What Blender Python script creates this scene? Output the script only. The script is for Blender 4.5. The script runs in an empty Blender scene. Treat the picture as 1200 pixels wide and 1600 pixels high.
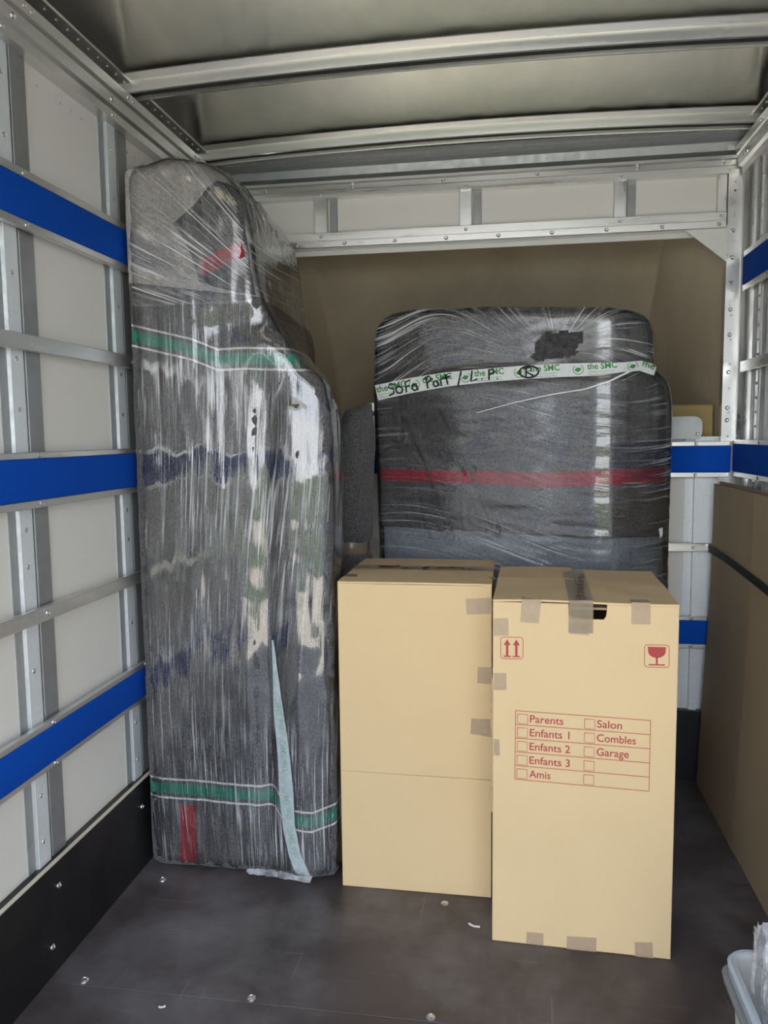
import bpy, bmesh, math, random
from mathutils import Vector, Matrix, noise
from mathutils.bvhtree import BVHTree
random.seed(7)
scn = bpy.context.scene
C = scn.collection
# ------------------------------------------------------------------ camera
F_PX, YAW, PITCH, ROLL, CAM_Z = 1222.8, 0.158711, -0.098168, 0.011616, 1.35
def cam_axes():
    c, s = math.cos(YAW), math.sin(YAW); A = Matrix(((c, -s, 0), (s, c, 0), (0, 0, 1)))
    c, s = math.cos(PITCH), math.sin(PITCH); B = Matrix(((1, 0, 0), (0, c, -s), (0, s, c)))
    c, s = math.cos(ROLL), math.sin(ROLL); D = Matrix(((c, 0, s), (0, 1, 0), (-s, 0, c)))
    return A @ B @ D
AX = cam_axes()
CAM = Vector((0, 0, CAM_Z))
cd = bpy.data.cameras.new('camera'); co = bpy.data.objects.new('camera', cd); C.objects.link(co)
cd.sensor_fit = 'VERTICAL'; cd.sensor_height = 36; cd.lens = F_PX / 1600 * 36; cd.clip_start = .02
r, f, u = AX.col[0], AX.col[1], AX.col[2]
co.matrix_world = Matrix(((r.x, u.x, -f.x, 0), (r.y, u.y, -f.y, 0), (r.z, u.z, -f.z, CAM_Z), (0, 0, 0, 1)))
scn.camera = co
# ------------------------------------------------------------------ sky, sun, exposure
w = bpy.data.worlds.new('sky'); scn.world = w; w.use_nodes = True
nt = w.node_tree; nt.nodes.clear()
wo = nt.nodes.new('ShaderNodeOutputWorld'); bg = nt.nodes.new('ShaderNodeBackground'); rp = nt.nodes.new('ShaderNodeValToRGB')
tc = nt.nodes.new('ShaderNodeTexCoord'); sx = nt.nodes.new('ShaderNodeSeparateXYZ')
nt.links.new(tc.outputs['Generated'], sx.inputs[0]); nt.links.new(sx.outputs['Z'], rp.inputs[0])
rp.color_ramp.elements[0].position = 0.0; rp.color_ramp.elements[0].color = (.92, .94, .96, 1)
rp.color_ramp.elements[1].position = .8; rp.color_ramp.elements[1].color = (.55, .70, .95, 1)
nt.links.new(rp.outputs[0], bg.inputs[0]); nt.links.new(bg.outputs[0], wo.inputs[0]); bg.inputs[1].default_value = 2.7
sl = bpy.data.lights.new('sun', 'SUN'); sl.energy = 16.0; sl.angle = math.radians(1); sl.color = (1, .95, .86)
so = bpy.data.objects.new('sun', sl); C.objects.link(so)
so.rotation_euler = Vector((.35, -.65, -.68)).to_track_quat('-Z', 'Y').to_euler()
scn.view_settings.view_transform = 'Standard'; scn.view_settings.look = 'None'; scn.view_settings.gamma = 1
scn.view_settings.use_curve_mapping = False
scn.view_settings.exposure = 1.05
# ------------------------------------------------------------------ helpers
def ray(x, y): return AX @ Vector(((x - 600) / F_PX, 1, -(y - 800) / F_PX))
def atY(x, y, Y): d = ray(x, y); return CAM + d * (Y / d.y)
def atX(x, y, X): d = ray(x, y); return CAM + d * (X / d.x)
def atZ(x, y, Z): d = ray(x, y); return CAM + d * ((Z - CAM_Z) / d.z)
def tag(o, label, cat, group=None):
    o['label'] = label; o['category'] = cat
    if group: o['group'] = group
    return o
def thing(name, label, cat, loc=(0, 0, 0), group=None):
    o = bpy.data.objects.new(name, None); C.objects.link(o); o.location = loc; o.empty_display_size = .1
    return tag(o, label, cat, group)
def wloc(o):
    v = Vector((0, 0, 0))
    while o: v += o.location; o = o.parent
    return v
def link(name, me, mat, parent=None, smooth=False):
    o = bpy.data.objects.new(name, me); C.objects.link(o)
    if mat:
        me.materials.clear(); me.materials.append(mat)
    if smooth:
        for p in me.polygons: p.use_smooth = True
    if parent:
        o.parent = parent; d = wloc(parent)
        if d.length > 1e-9: me.transform(Matrix.Translation(-d))
    return o
def obj(name, bm, mat, parent=None, smooth=False):
    me = bpy.data.meshes.new(name); bmesh.ops.recalc_face_normals(bm, faces=bm.faces[:]); bm.to_mesh(me); bm.free()
    return link(name, me, mat, parent, smooth)
def raw(name, vs, fs, mat, parent=None, smooth=False):
    me = bpy.data.meshes.new(name); me.from_pydata([tuple(v) for v in vs], [], fs); me.update()
    return link(name, me, mat, parent, smooth)
def struct(o): o['kind'] = 'structure'; return o
def bx(bm, x0, x1, y0, y1, z0, z1):
    m = Matrix.LocRotScale(Vector(((x0+x1)/2, (y0+y1)/2, (z0+z1)/2)), None, Vector((abs(x1-x0), abs(y1-y0), abs(z1-z0))))
    return bmesh.ops.create_cube(bm, size=1, matrix=m)['verts']
def bev(bm, w=.002, seg=1):
    bmesh.ops.bevel(bm, geom=bm.edges[:] , offset=w, segments=seg, affect='EDGES', profile=.5, clamp_overlap=True)
def box(name, dims, mat, parent=None, b=.0015, seg=1, smooth=False):
    bm = bmesh.new(); bx(bm, *dims)
    if b: bev(bm, b, seg)
    return obj(name, bm, mat, parent, smooth)
def prism(bm, prof, axis, a0, a1):
    """prof: 2-D points; axis 'x' -> (y,z), 'y' -> (x,z), 'z' -> (x,y)"""
    def P(p, a): return {'x': (a, p[0], p[1]), 'y': (p[0], a, p[1]), 'z': (p[0], p[1], a)}[axis]
    v0 = [bm.verts.new(P(p, a0)) for p in prof]; v1 = [bm.verts.new(P(p, a1)) for p in prof]
    n = len(prof); bm.faces.new(v0); bm.faces.new(v1[::-1])
    for i in range(n): bm.faces.new((v0[i], v0[(i+1) % n], v1[(i+1) % n], v1[i]))
def extr(name, prof, axis, a0, a1, mat, parent=None):
    bm = bmesh.new(); prism(bm, prof, axis, a0, a1); return obj(name, bm, mat, parent)
# ------------------------------------------------------------------ materials
class N:
    def __init__(s, name):
        s.m = bpy.data.materials.new(name); s.m.use_nodes = True; s.t = s.m.node_tree; s.t.nodes.clear()
        s.out = s.n('OutputMaterial')
    def n(s, k, **kw):
        x = s.t.nodes.new('ShaderNode' + k)
        for a, b in kw.items(): setattr(x, a, b)
        return x
    def l(s, a, b): s.t.links.new(a, b)
    def co(s, scale=(1, 1, 1), rot=(0, 0, 0), kind='Object'):
        t = s.n('TexCoord'); m = s.n('Mapping'); m.inputs['Scale'].default_value = scale; m.inputs['Rotation'].default_value = rot
        s.l(t.outputs[kind], m.inputs[0]); return m.outputs[0]
    def noise(s, vec, scale, detail=3, rough=.5, dist=0):
        x = s.n('TexNoise'); x.inputs['Scale'].default_value = scale; x.inputs['Detail'].default_value = detail
        x.inputs['Roughness'].default_value = rough; x.inputs['Distortion'].default_value = dist
        s.l(vec, x.inputs['Vector']); return x.outputs['Fac']
    def ramp(s, fac, stops, interp='LINEAR'):
        x = s.n('ValToRGB'); e = x.color_ramp.elements; x.color_ramp.interpolation = interp
        while len(e) < len(stops): e.new(.5)
        for i, (p, c) in enumerate(stops):
            e[i].position = p; e[i].color = (c, c, c, 1) if isinstance(c, (int, float)) else (*c, 1)
        s.l(fac, x.inputs[0]); return x.outputs[0]
    def math(s, op, a, b=None, clamp=False):
        x = s.n('Math', operation=op, use_clamp=clamp)
        for i, v in enumerate((a, b)):
            if v is None: continue
            if isinstance(v, (int, float)): x.inputs[i].default_value = v
            else: s.l(v, x.inputs[i])
        return x.outputs[0]
    def mix(s, fac, a, b, mode='MIX'):
        x = s.n('MixRGB', blend_type=mode)
        for i, v in enumerate((fac, a, b)):
            if isinstance(v, (int, float)): x.inputs[i].default_value = v if i == 0 else (v, v, v, 1)
            elif isinstance(v, tuple): x.inputs[i].default_value = (*v, 1)
            else: s.l(v, x.inputs[i])
        return x.outputs[0]
    def attr(s, name):
        x = s.n('Attribute'); x.attribute_name = name; return x.outputs['Fac']
    def bump(s, h, strength=.3, dist=.002):
        x = s.n('Bump'); x.inputs['Strength'].default_value = strength; x.inputs['Distance'].default_value = dist
        s.l(h, x.inputs['Height']); return x.outputs[0]
    def bsdf(s, col, rough=.5, metal=0, nrm=None, **kw):
        b = s.n('BsdfPrincipled')
        for k, v in (('Base Color', col), ('Roughness', rough), ('Metallic', metal)) + tuple(kw.items()):
            k = k.replace('_', ' ')
            if isinstance(v, tuple): b.inputs[k].default_value = (*v, 1) if len(v) == 3 else v
            elif isinstance(v, (int, float)): b.inputs[k].default_value = v
            else: s.l(v, b.inputs[k])
        if nrm: s.l(nrm, b.inputs['Normal'])
        return b.outputs[0]
    def done(s, sh): s.l(sh, s.out.inputs[0]); return s.m
def metal(name, col, rough=.35, mottle=.12, stretch=(1, 1, 1), sc=30, met=.92):
    n = N(name); v = n.co(stretch); a = n.noise(v, sc, 4)
    c = n.mix(a, tuple(x*(1-mottle) for x in col), tuple(min(1, x*(1+mottle)) for x in col))
    rr = n.ramp(n.noise(v, sc*.4, 3), [(.3, max(.05, rough-.1)), (.75, rough+.14)])
    return n.done(n.bsdf(c, rr, met, n.bump(a, .08, .001)))
M = {}
M['alu'] = metal('aluminium', (.80, .80, .79), .34, .08, (1, 1, 1), 25)
M['alu_y'] = metal('aluminium brushed', (.74, .73, .71), .36, .10, (1, .06, 1), 60)
M['alu_x'] = metal('aluminium brushed across', (.82, .81, .78), .33, .08, (.06, 1, 1), 60)
M['galv'] = metal('galvanised steel', (.80, .84, .86), .42, .10, (1, 1, 1), 90, .25)
M['alu_dull'] = metal('dull aluminium plate', (.40, .41, .41), .5, .15, (1, 1, 1), 14)
M['galv_mid'] = metal('dull galvanised steel', (.46, .48, .49), .5, .12, (1, 1, 1), 90, .55)
M['galv_dark'] = metal('weathered steel', (.36, .37, .37), .45, .12, (1, 1, 1), 30, .6)
M['screw'] = metal('screw steel', (.72, .72, .72), .25, .05)
def m_roof():
    n = N('roof sheet aluminium'); v = n.co((1, .35, 1)); a = n.noise(v, 3.2, 3, .5, .4); g = n.noise(n.co((60, 2, 60)), 3, 2)
    c = n.mix(n.noise(n.co((1, 1, 1)), 6, 4), (.48, .46, .41), (.60, .58, .53))
    rr = n.ramp(n.noise(v, 9, 3), [(.3, .05), (.8, .11)])
    h = n.math('ADD', n.math('MULTIPLY', a, 1.0), n.math('MULTIPLY', g, .01))
    return n.done(n.bsdf(c, rr, .95, n.bump(h, .10, .03)))
M['roof'] = m_roof()
def m_grp(name, a, b, trans, rough=.45):
    n = N(name); v = n.co((1, 1, 1)); c = n.mix(n.noise(v, 2.5, 4), a, b)
    p = n.bsdf(c, rough, 0, n.bump(n.noise(v, 40, 2), .06, .002)); t = n.n('BsdfTranslucent'); n.l(c, t.inputs[0])
    m = n.n('MixShader'); m.inputs[0].default_value = trans; n.l(p, m.inputs[1]); n.l(t.outputs[0], m.inputs[2])
    return n.done(m.outputs[0])
M['grp'] = m_grp('white glass-fibre panel', (.75, .735, .69), (.80, .79, .75), .06)
def m_shell():
    n = N('beige glass-fibre shell'); v = n.co((1, 1, 1)); s = n.noise(n.co((1, 1, .35)), 3, 5, .6, .6)
    c = n.mix(n.ramp(s, [(.3, 0.), (.75, 1.)]), (.46, .385, .27), (.62, .54, .41))
    sp = n.ramp(n.noise(v, 70, 2), [(.72, 0.), (.78, 1.)])
    c = n.mix(n.math('MULTIPLY', sp, .4), c, (.25, .2, .14))
    p = n.bsdf(c, .42, 0, n.bump(n.noise(v, 60, 4), .25, .004)); return n.done(p)
M['shell'] = m_shell()
def m_floor(name, a, b, scuff=1):
    n = N(name); v = n.co((1, 1, 1)); ck = n.n('TexChecker'); ck.inputs['Scale'].default_value = 330; n.l(n.co((1, 1, 1)), ck.inputs[0])
    big = n.noise(v, 2.2, 5, .6, .3); c = n.mix(n.ramp(big, [(.35, 0.), (.7, 1.)]), a, b)
    dust = n.ramp(n.noise(n.co((1, 1, 1)), 1.9, 5, .66), [(.46, 0.), (.70, 1.)])
    c = n.mix(n.math('MULTIPLY', dust, .6*scuff), c, (.24, .23, .225))
    scr = n.ramp(n.noise(n.co((4, 90, 1), (0, 0, .5)), 1, 2, .4), [(.70, 0.), (.73, 1.)])
    scr2 = n.ramp(n.noise(n.co((70, 3, 1), (0, 0, -.25)), 1, 2, .4), [(.71, 0.), (.735, 1.)])
    c = n.mix(n.math('MULTIPLY', n.math('ADD', scr, scr2, True), .16*scuff), c, (.35, .33, .32))
    gr = n.ramp(n.noise(v, 160, 2), [(.70, 0.), (.76, 1.)]); c = n.mix(n.math('MULTIPLY', gr, .25), c, (.3, .28, .27))
    rr = n.ramp(big, [(.3, .32), (.75, .55)])
    return n.done(n.bsdf(c, rr, 0, n.bump(ck.outputs['Fac'], .25, .0008)))
M['floor'] = m_floor('brown film-faced plywood', (.050, .038, .039), (.095, .080, .080))
M['kick'] = m_floor('black film-faced plywood', (.006, .006, .007), (.010, .010, .011), .12)
M['plyedge'] = (lambda n: n.done(n.bsdf(n.mix(n.noise(n.co((1, .1, 8)), 60, 3), (.62, .55, .40), (.78, .72, .58)), .6)))(N('plywood edge'))
def m_blue():
    n = N('blue needle felt'); v = n.co((1, 1, 1)); a = n.noise(v, 420, 2, .6)
    c = n.mix(a, (.001, .040, .29), (.004, .115, .66))
    return n.done(n.bsdf(c, .85, 0, n.bump(a, .5, .002), Specular_IOR_Level=.15))
M['blue'] = m_blue()
def blanket_col(n, base=1.0):
    v = n.co((1, 1, .6)); a = n.noise(v, 260, 3, .7); b = n.noise(n.co((1, 1, 1)), 14, 3)
    c = n.mix(n.ramp(a, [(.32, 0.), (.66, 1.)]), tuple(x*base for x in (.020, .019, .021)), tuple(x*base for x in (.135, .130, .135)))
    sp = n.ramp(n.noise(n.co((1, 1, 1)), 330, 1, .5), [(.70, 0.), (.74, 1.)]); c = n.mix(n.math('MULTIPLY', sp, .75), c, (.42, .40, .38))
    c = n.mix(n.math('MULTIPLY', n.ramp(b, [(.4, 0.), (.7, 1.)]), .25), c, (.05, .047, .046))
    return c, a
def m_blanket(name, stripes, base=1.0):
    """stripes: (attribute, colour, side line colour or None) ; attribute is 0 at the centre, +-1 at the stripe edges"""
    n = N(name); c, a = blanket_col(n, base)
    for at, col, line in stripes:
        s = n.math('ABSOLUTE', n.attr(at)); wob = n.math('MULTIPLY', n.math('SUBTRACT', n.noise(n.co((1, 1, 1)), 180, 2), .5), .25)
        s = n.math('ADD', s, wob)
        mk = n.math('LESS_THAN', s, 1.0); tint = n.mix(n.ramp(a, [(.3, 0.), (.7, 1.)]), tuple(x*.55 for x in col), tuple(min(1, x*1.25) for x in col))
        c = n.mix(mk, c, tint)
        if line:
            k = n.math('MULTIPLY', n.math('GREATER_THAN', s, 1.62), n.math('LESS_THAN', s, 2.0)); c = n.mix(k, c, line)
    return n.done(n.bsdf(c, .95, 0, n.bump(a, .6, .003), Sheen_Weight=.12))
M['blanket_sofa'] = m_blanket('grey moving blanket green band', [('low_stripe', (.015, .20, .13), (.62, .62, .62)), ('up_stripe', (.015, .22, .15), (.62, .62, .62))], 1.08)
M['blanket_part'] = m_blanket('grey moving blanket red band', [('red_stripe', (.30, .022, .045), None)], 1.05)
M['blanket'] = m_blanket('grey moving blanket', [], 1.25)
M['blanket_patch'] = m_blanket('dark moving blanket', [], .85)
def m_cloth(name, a, b, sc=300):
    n = N(name); v = n.co((1, 1, 1)); t = n.noise(n.co((1, 1, .25)), sc, 3, .6); t2 = n.noise(n.co((.25, 1, 1)), sc, 3, .6)
    k = n.math('MULTIPLY', n.math('ADD', t, t2), .5); c = n.mix(n.ramp(k, [(.38, 0.), (.62, 1.)]), a, b)
    return n.done(n.bsdf(c, .92, 0, n.bump(k, .4, .002)))
M['cover'] = m_cloth('light grey woven cover', (.24, .23, .215), (.48, .455, .43))
M['cover_blue'] = m_cloth('blue grey woven cover', (.14, .155, .18), (.30, .325, .37))
M['red_cloth'] = m_cloth('red woven stripe', (.16, .010, .016), (.36, .030, .045))
def m_film(name, uv, haze=.55, gl=.30, freq=1.0, cover=0):
    """clear stretch film: clear sheet, glossy skin wrinkled along the stretch lines, whitened where it is bunched"""
    n = N(name); t = n.n('UVMap'); t.uv_map = uv
    def mp(sx_, sy_):
        m = n.n('Mapping'); m.inputs['Scale'].default_value = (sx_, sy_, 1); n.l(t.outputs[0], m.inputs[0]); return m.outputs[0]
    a = n.noise(mp(210*freq, 3.0), 1, 2, .5, .1); b = n.noise(mp(620*freq, 8), 1, 2, .5); g = n.noise(mp(3.2, 2.4), 1, 3, .6)
    fine = n.ramp(b, [(.55, 0.), (.64, 1.)]); wide = n.ramp(a, [(.58, 0.), (.67, 1.)]); where = n.ramp(g, [(.42-cover, 0.03), (.66-cover, 1.)])
    st = n.math('MULTIPLY', n.math('ADD', n.math('MULTIPLY', fine, .5), wide, True), where)
    nrm = n.bump(n.math('MULTIPLY', n.math('ADD', a, n.math('MULTIPLY', b, .4)), n.ramp(g, [(.40, .25), (.62, 1.)])), .30, .0035)
    tr = n.n('BsdfTransparent'); tr.inputs[0].default_value = (.97, .97, .97, 1)
    df = n.bsdf((.78, .79, .80), .35, 0, nrm); g1 = n.n('BsdfGlossy'); g1.inputs['Roughness'].default_value = .045; n.l(nrm, g1.inputs['Normal'])
    lw = n.n('Fresnel'); lw.inputs['IOR'].default_value = 1.5; n.l(nrm, lw.inputs['Normal'])
    m1 = n.n('MixShader'); n.l(n.math('ADD', n.math('MULTIPLY', lw.outputs[0], 1.6), gl*.27, True), m1.inputs[0]); n.l(tr.outputs[0], m1.inputs[1]); n.l(g1.outputs[0], m1.inputs[2])
    m2 = n.n('MixShader'); n.l(n.math('MULTIPLY', st, haze), m2.inputs[0]); n.l(m1.outputs[0], m2.inputs[1]); n.l(df, m2.inputs[2])
    return n.done(m2.outputs[0])
M['film'] = m_film('stretch film', 'stretch', .55, .30, 1.0, .04)
M['film_fan'] = m_film('stretch film bunched', 'stretch', .65, .30, .9, .12)
M['film_part'] = m_film('stretch film across', 'stretch', .42, .18, 1.3, .04)
def m_card(name, a, b, rough=.75):
    n = N(name); v = n.co((1, 1, 1)); fl = n.n('TexWave', wave_type='BANDS', bands_direction='X'); fl.inputs['Scale'].default_value = 42; n.l(v, fl.inputs['Vector'])
    k = n.noise(v, 380, 3, .6); c = n.mix(n.noise(v, 5, 4), a, b); c = n.mix(n.math('MULTIPLY', n.ramp(k, [(.55, 0.), (.8, 1.)]), .18), c, tuple(x*.7 for x in a))
    return n.done(n.bsdf(c, rough, 0, n.bump(n.math('ADD', n.math('MULTIPLY', fl.outputs['Fac'], .4), k), .06, .002)))
M['card'] = m_card('tan cardboard', (.66, .485, .265), (.72, .535, .30))
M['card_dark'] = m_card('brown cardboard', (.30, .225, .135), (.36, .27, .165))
M['card_edge'] = m_card('cardboard cut edge', (.40, .29, .15), (.48, .35, .19))
def m_tape(name, col, alpha, rough=.22):
    n = N(name); v = n.co((1, 1, 1)); k = n.noise(n.co((1, 1, 1)), 55, 3, .55, .5)
    return n.done(n.bsdf(n.mix(k, tuple(x*.85 for x in col), col), n.ramp(k, [(.3, rough*.7), (.8, rough*1.6)]), 0, n.bump(k, .35, .004), Alpha=alpha))
M['tape'] = m_tape('brown packing tape', (.55, .41, .28), .66)
M['tape_top'] = m_tape('glossy packing tape', (.36, .28, .19), .62, .14)
M['tape_white'] = m_tape('white printed tape', (.86, .88, .87), 1.0, .3)
M['tape_sofa'] = m_tape('pale tape under film', (.52, .60, .62), .9, .25)
def flat(name, col, rough=.6, **kw):
    n = N(name); k = n.noise(n.co((1, 1, 1)), 90, 2); return n.done(n.bsdf(n.mix(k, tuple(x*.9 for x in col), col), rough, 0, None, **kw))
M['red_ink'] = flat('red print', (.42, .045, .045)); M['green_ink'] = flat('green print', (.06, .30, .07)); M['black_ink'] = flat('marker ink', (.008, .008, .01), .35)
M['pale_ink'] = flat('pale green print', (.30, .45, .34))
M['strap'] = flat('black webbing', (.012, .012, .013), .7); M['white_plastic'] = flat('white plastic', (.62, .62, .59), .4)
M['bluegrey_plastic'] = flat('blue grey plastic', (.42, .49, .55), .32); M['grey_plastic'] = flat('grey plastic', (.30, .31, .31), .38)
M['white_sheet'] = flat('white coated sheet', (.84, .84, .80), .4); M['rubber'] = flat('black rubber', (.012, .012, .012), .6)
M['wood'] = flat('yellow plywood', (.34, .24, .08), .55); M['paper'] = flat('white scrap', (.72, .72, .70), .6); M['outside'] = flat('light concrete', (.36, .32, .26), .9)
M['dark_strip'] = flat('dark channel strip', (.022, .022, .021), .7)
M['lawn'] = flat('dark grass', (.05, .065, .03), .9)
def m_bag():
    n = N('clear plastic bag'); v = n.co((1, 1, 1)); k = n.noise(v, 26, 3, .6, .8); nrm = n.bump(k, .5, .01)
    tr = n.n('BsdfTransparent'); tr.inputs[0].default_value = (.97, .97, .97, 1); d = n.bsdf((.80, .80, .82), .15, 0, nrm)
    m = n.n('MixShader'); n.l(n.ramp(k, [(.38, .22), (.62, .62)]), m.inputs[0]); n.l(tr.outputs[0], m.inputs[1]); n.l(d, m.inputs[2]); return n.done(m.outputs[0])
M['bag'] = m_bag()
# ------------------------------------------------------------------ setting: truck box
XL, XR, YB, Y0 = -1.131, .82, 3.08, -.30          # faces of the kick boards, open rear end
GL, GR, GB = -1.165, .854, 3.114                  # glass-fibre sheet faces
def screw_mesh():
    bm = bmesh.new(); rs = ((1, 0), (.95, .25), (.55, .48), (.5, .40), (0, .36)); prev = None
    for rr, h in rs:
        if rr == 0: ring = [bm.verts.new((0, 0, h))]
        else: ring = [bm.verts.new((rr*math.cos(i*math.pi/4), rr*math.sin(i*math.pi/4), h)) for i in range(8)]
        if prev:
            for i in range(8):
                if len(ring) == 1: bm.faces.new((prev[i], prev[(i+1) % 8], ring[0]))
                else: bm.faces.new((prev[i], prev[(i+1) % 8], ring[(i+1) % 8], ring[i]))
        prev = ring
    me = bpy.data.meshes.new('screw'); bm.to_mesh(me); bm.free(); me.materials.append(M['screw']); return me
SCREW = screw_mesh()
def screw(p, nrm, parent, r=.006, name='screw'):
    o = bpy.data.objects.new(name, SCREW); C.objects.link(o); o.parent = parent
    o.matrix_local = Matrix.LocRotScale(Vector(p) - wloc(parent), Vector(nrm).to_track_quat('Z', 'Y'), Vector((r, r, r)))
    return o
# ground outside
g = struct(box('ground', (-30, 30, -40, 30, -1.25, -1.15), M['outside'], None, 0)); 
struct(box('lawn', (-60, 60, -60, -8.5, -1.15, -1.10), M['lawn'], None, 0))
# floor
fl = struct(box('floor', (GL, GR, Y0, GB, -.05, -.012), M['kick'], None, 0))
for a, b in ((Y0, 1.674), (1.676, GB)): box('plywood_sheet', (GL+.001, GR-.001, a, b, -.012, 0), M['floor'], fl, .0008)
for x, y in [(-1.043+.4345*i, 1.69) for i in range(5)] + [(-1.043, 2.14), (-.178, 2.138), (-1.043, 1.15), (-.2, 1.15)]: screw((x, y, 0), (0, 0, 1), fl, .0115)
# left wall
wl = struct(box('wall_left', (GL-.003, GL, Y0, GB, -.02, 2.42), M['grp'], None, 0))
wr = struct(box('wall_right', (GR, GR+.003, Y0, GB, -.02, 2.42), M['grp'], None, 0))
def stud(yc, side, wall):
    g0, s = (GL, 1) if side < 0 else (GR, -1)
    c = g0 + s*.009
    prof = [(yc-.060, g0), (yc-.060, g0+s*.003), (yc-.030, g0+s*.003), (yc-.026, c), (yc+.024, c), (yc+.028, g0+s*.003), (yc+.100, g0+s*.003), (yc+.100, g0)]
    bm = bmesh.new(); v0 = [bm.verts.new((x, y, .02)) for y, x in prof]; v1 = [bm.verts.new((x, y, 2.33)) for y, x in prof]; n = len(prof)
    bm.faces.new(v0); bm.faces.new(v1[::-1])
    for i in range(n): bm.faces.new((v0[i], v0[(i+1) % n], v1[(i+1) % n], v1[i]))
    o = obj('stud', bm, M['galv_mid'], wall)
    bm = bmesh.new(); bx(bm, min(c, c+s*.0015), max(c, c+s*.0015), yc-.0255, yc+.0235, .02, 2.33); obj('stud_crown', bm, M['galv'], o); c += s*.0015
    bm = bmesh.new(); bx(bm, min(g0+s*.003, g0+s*.008), max(g0+s*.003, g0+s*.008), yc+.036, yc+.098, .02, 2.33); bev(bm, .002)
    obj('stud_flange', bm, M['galv_dark'], o)
    for z in (.34, .46, .78, 1.04, 1.13, 1.42, 1.54, 1.74, 2.05, 2.19): screw((c, yc-.004, z), (s, 0, 0), o, .0065)
    return o
SY = [.203, .711, 1.219, 1.727, 2.235, 2.743]
for y in SY: stud(y, -1, wl)
for y in (.25, .75, 1.25, 1.76, 2.27, 2.62): stud(y, 1, wr)
def rail_set(wall, side, y0, y1, zlist, ends=None):
    s = 1 if side < 0 else -1; x = XL if side < 0 else XR; back = x - s*.016
    for z0, z1, kind in zlist:
        a, b = min(x, back), max(x, back)
        if kind == 'bar': r_ = box('rail', (a, b, y0, y1, z0, z1), M['alu_y'], wall, .0015)
        elif kind == 'pad':
            a, b = min(x+s*.003, back), max(x+s*.003, back)
            r_ = box('felt_pad', (a, b, y0, y1, z0, z1), M['blue'], wall, .005, 3, True); continue
        for y in SY:
            if y0 < y+.03 < y1: screw((x, y+.03, (z0+z1)/2), (s, 0, 0), r_, .0065)
ZL = [(1.964, 1.984, 'bar'), (1.866, 1.964, 'pad'), (1.846, 1.866, 'bar'), (1.560, 1.598, 'bar'), (1.302, 1.318, 'bar'), (1.202, 1.302, 'pad'), (1.183, 1.202, 'bar'),
      (.901, .936, 'bar'), (.631, .646, 'bar'), (.540, .631, 'pad'), (.526, .540, 'bar')]
rail_set(wl, -1, Y0, YB-.02, ZL)
rail_set(wr, 1, Y0, 3.02, ZL[:4]); rail_set(wr, 1, Y0, 3.072, ZL[4:])
# right wall: ribbed strips and rivets near the corner
for (ya, yb, dx, mt) in ((2.96, 3.05, .008, 'alu'), (2.935, 2.955, .014, 'galv_dark'), (2.86, 2.93, .008, 'alu'), (2.80, 2.85, .014, 'galv_dark')):
    box('corner_strip', (GR-dx, GR, ya, yb, .28, 2.30), M[mt], wr, .001)
cs = box('rivet_strip', (GR-.016, GR, 2.868, 2.892, .28, 2.30), M['alu'], wr, .001)
for i in range(24): screw((GR-.016, 2.88, 1.12+i*.049), (-1, 0, 0), cs, .0055, 'rivet')
extr('corner_bead', [(.828, 3.06), (.838, 3.052), (.848, 3.06), (.838, 3.07)], 'z', .28, 2.30, M['alu'], wr)
# kick boards
def kick(dims, wall, edge, scr):
    o = box('kick_board', dims, M['kick'], wall, .001)
    box('board_edge', edge, M['plyedge'], o, 0)
    for p, nn in scr: screw(p, nn, o, .008)
kick((XL-.034, XL, Y0, YB+.03, 0, .278), wl, (XL-.012, XL-.001, Y0, YB, .278, .2805), [((XL, y, z), (1, 0, 0)) for y, z in ((1.74, .215), (1.70, .075), (1.2, .2), (1.2, .07), (2.2, .2))])
kick((XR, XR+.034, Y0, YB+.03, 0, .278), wr, (XR+.001, XR+.012, Y0, YB, .278, .2805), [])
# back wall
wb = bmesh.new(); bx(wb, GL, GR, GB, GB+.003, -.02, 1.33); bx(wb, GL, GR, GB, GB+.003, 2.06, 2.42)
for xa, xb in ((GL, -.99), (.80, GR)): bx(wb, xa, xb, GB, GB+.003, 1.33, 2.06)
wb = struct(obj('wall_back', wb, M['grp'], None))
box('kick_board', (XL, XR, YB, GB, 0, .275), M['kick'], wb, .001)
for z0, z1, kind in ((1.295, 1.312, 'b'), (1.197, 1.295, 'p'), (1.178, 1.197, 'b'), (.897, .929, 'b'), (.631, .646, 'b'), (.540, .631, 'p'), (.522, .540, 'b')):
    if kind == 'p': box('felt_pad', (XL+.006, XR-.006, YB-.006, YB+.014, z0, z1), M['blue'], wb, .005, 3, True)
    else:
        x1 = .757 if z0 < 1 else .81
        r_ = box('rail', (XL+.006, x1, YB, YB+.014, z0, z1), M['alu_x'], wb, .0015)
        for x in (-.73, -.165, .40, .69): screw((x, YB, (z0+z1)/2), (0, -1, 0), r_, .007)
for xa, xb in ((-.756, -.705), (-.189, -.143), (.38, .423), (.690, .722)):
    s_ = extr('stud', [(xa-.03, GB), (xa-.03, GB-.003), (xa, GB-.003), (xa+.002, YB+.016), (xb-.002, YB+.016), (xb, GB-.003), (xb+.04, GB-.003), (xb+.04, GB)], 'z', .02, 1.33, M['galv'], wb)
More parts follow.
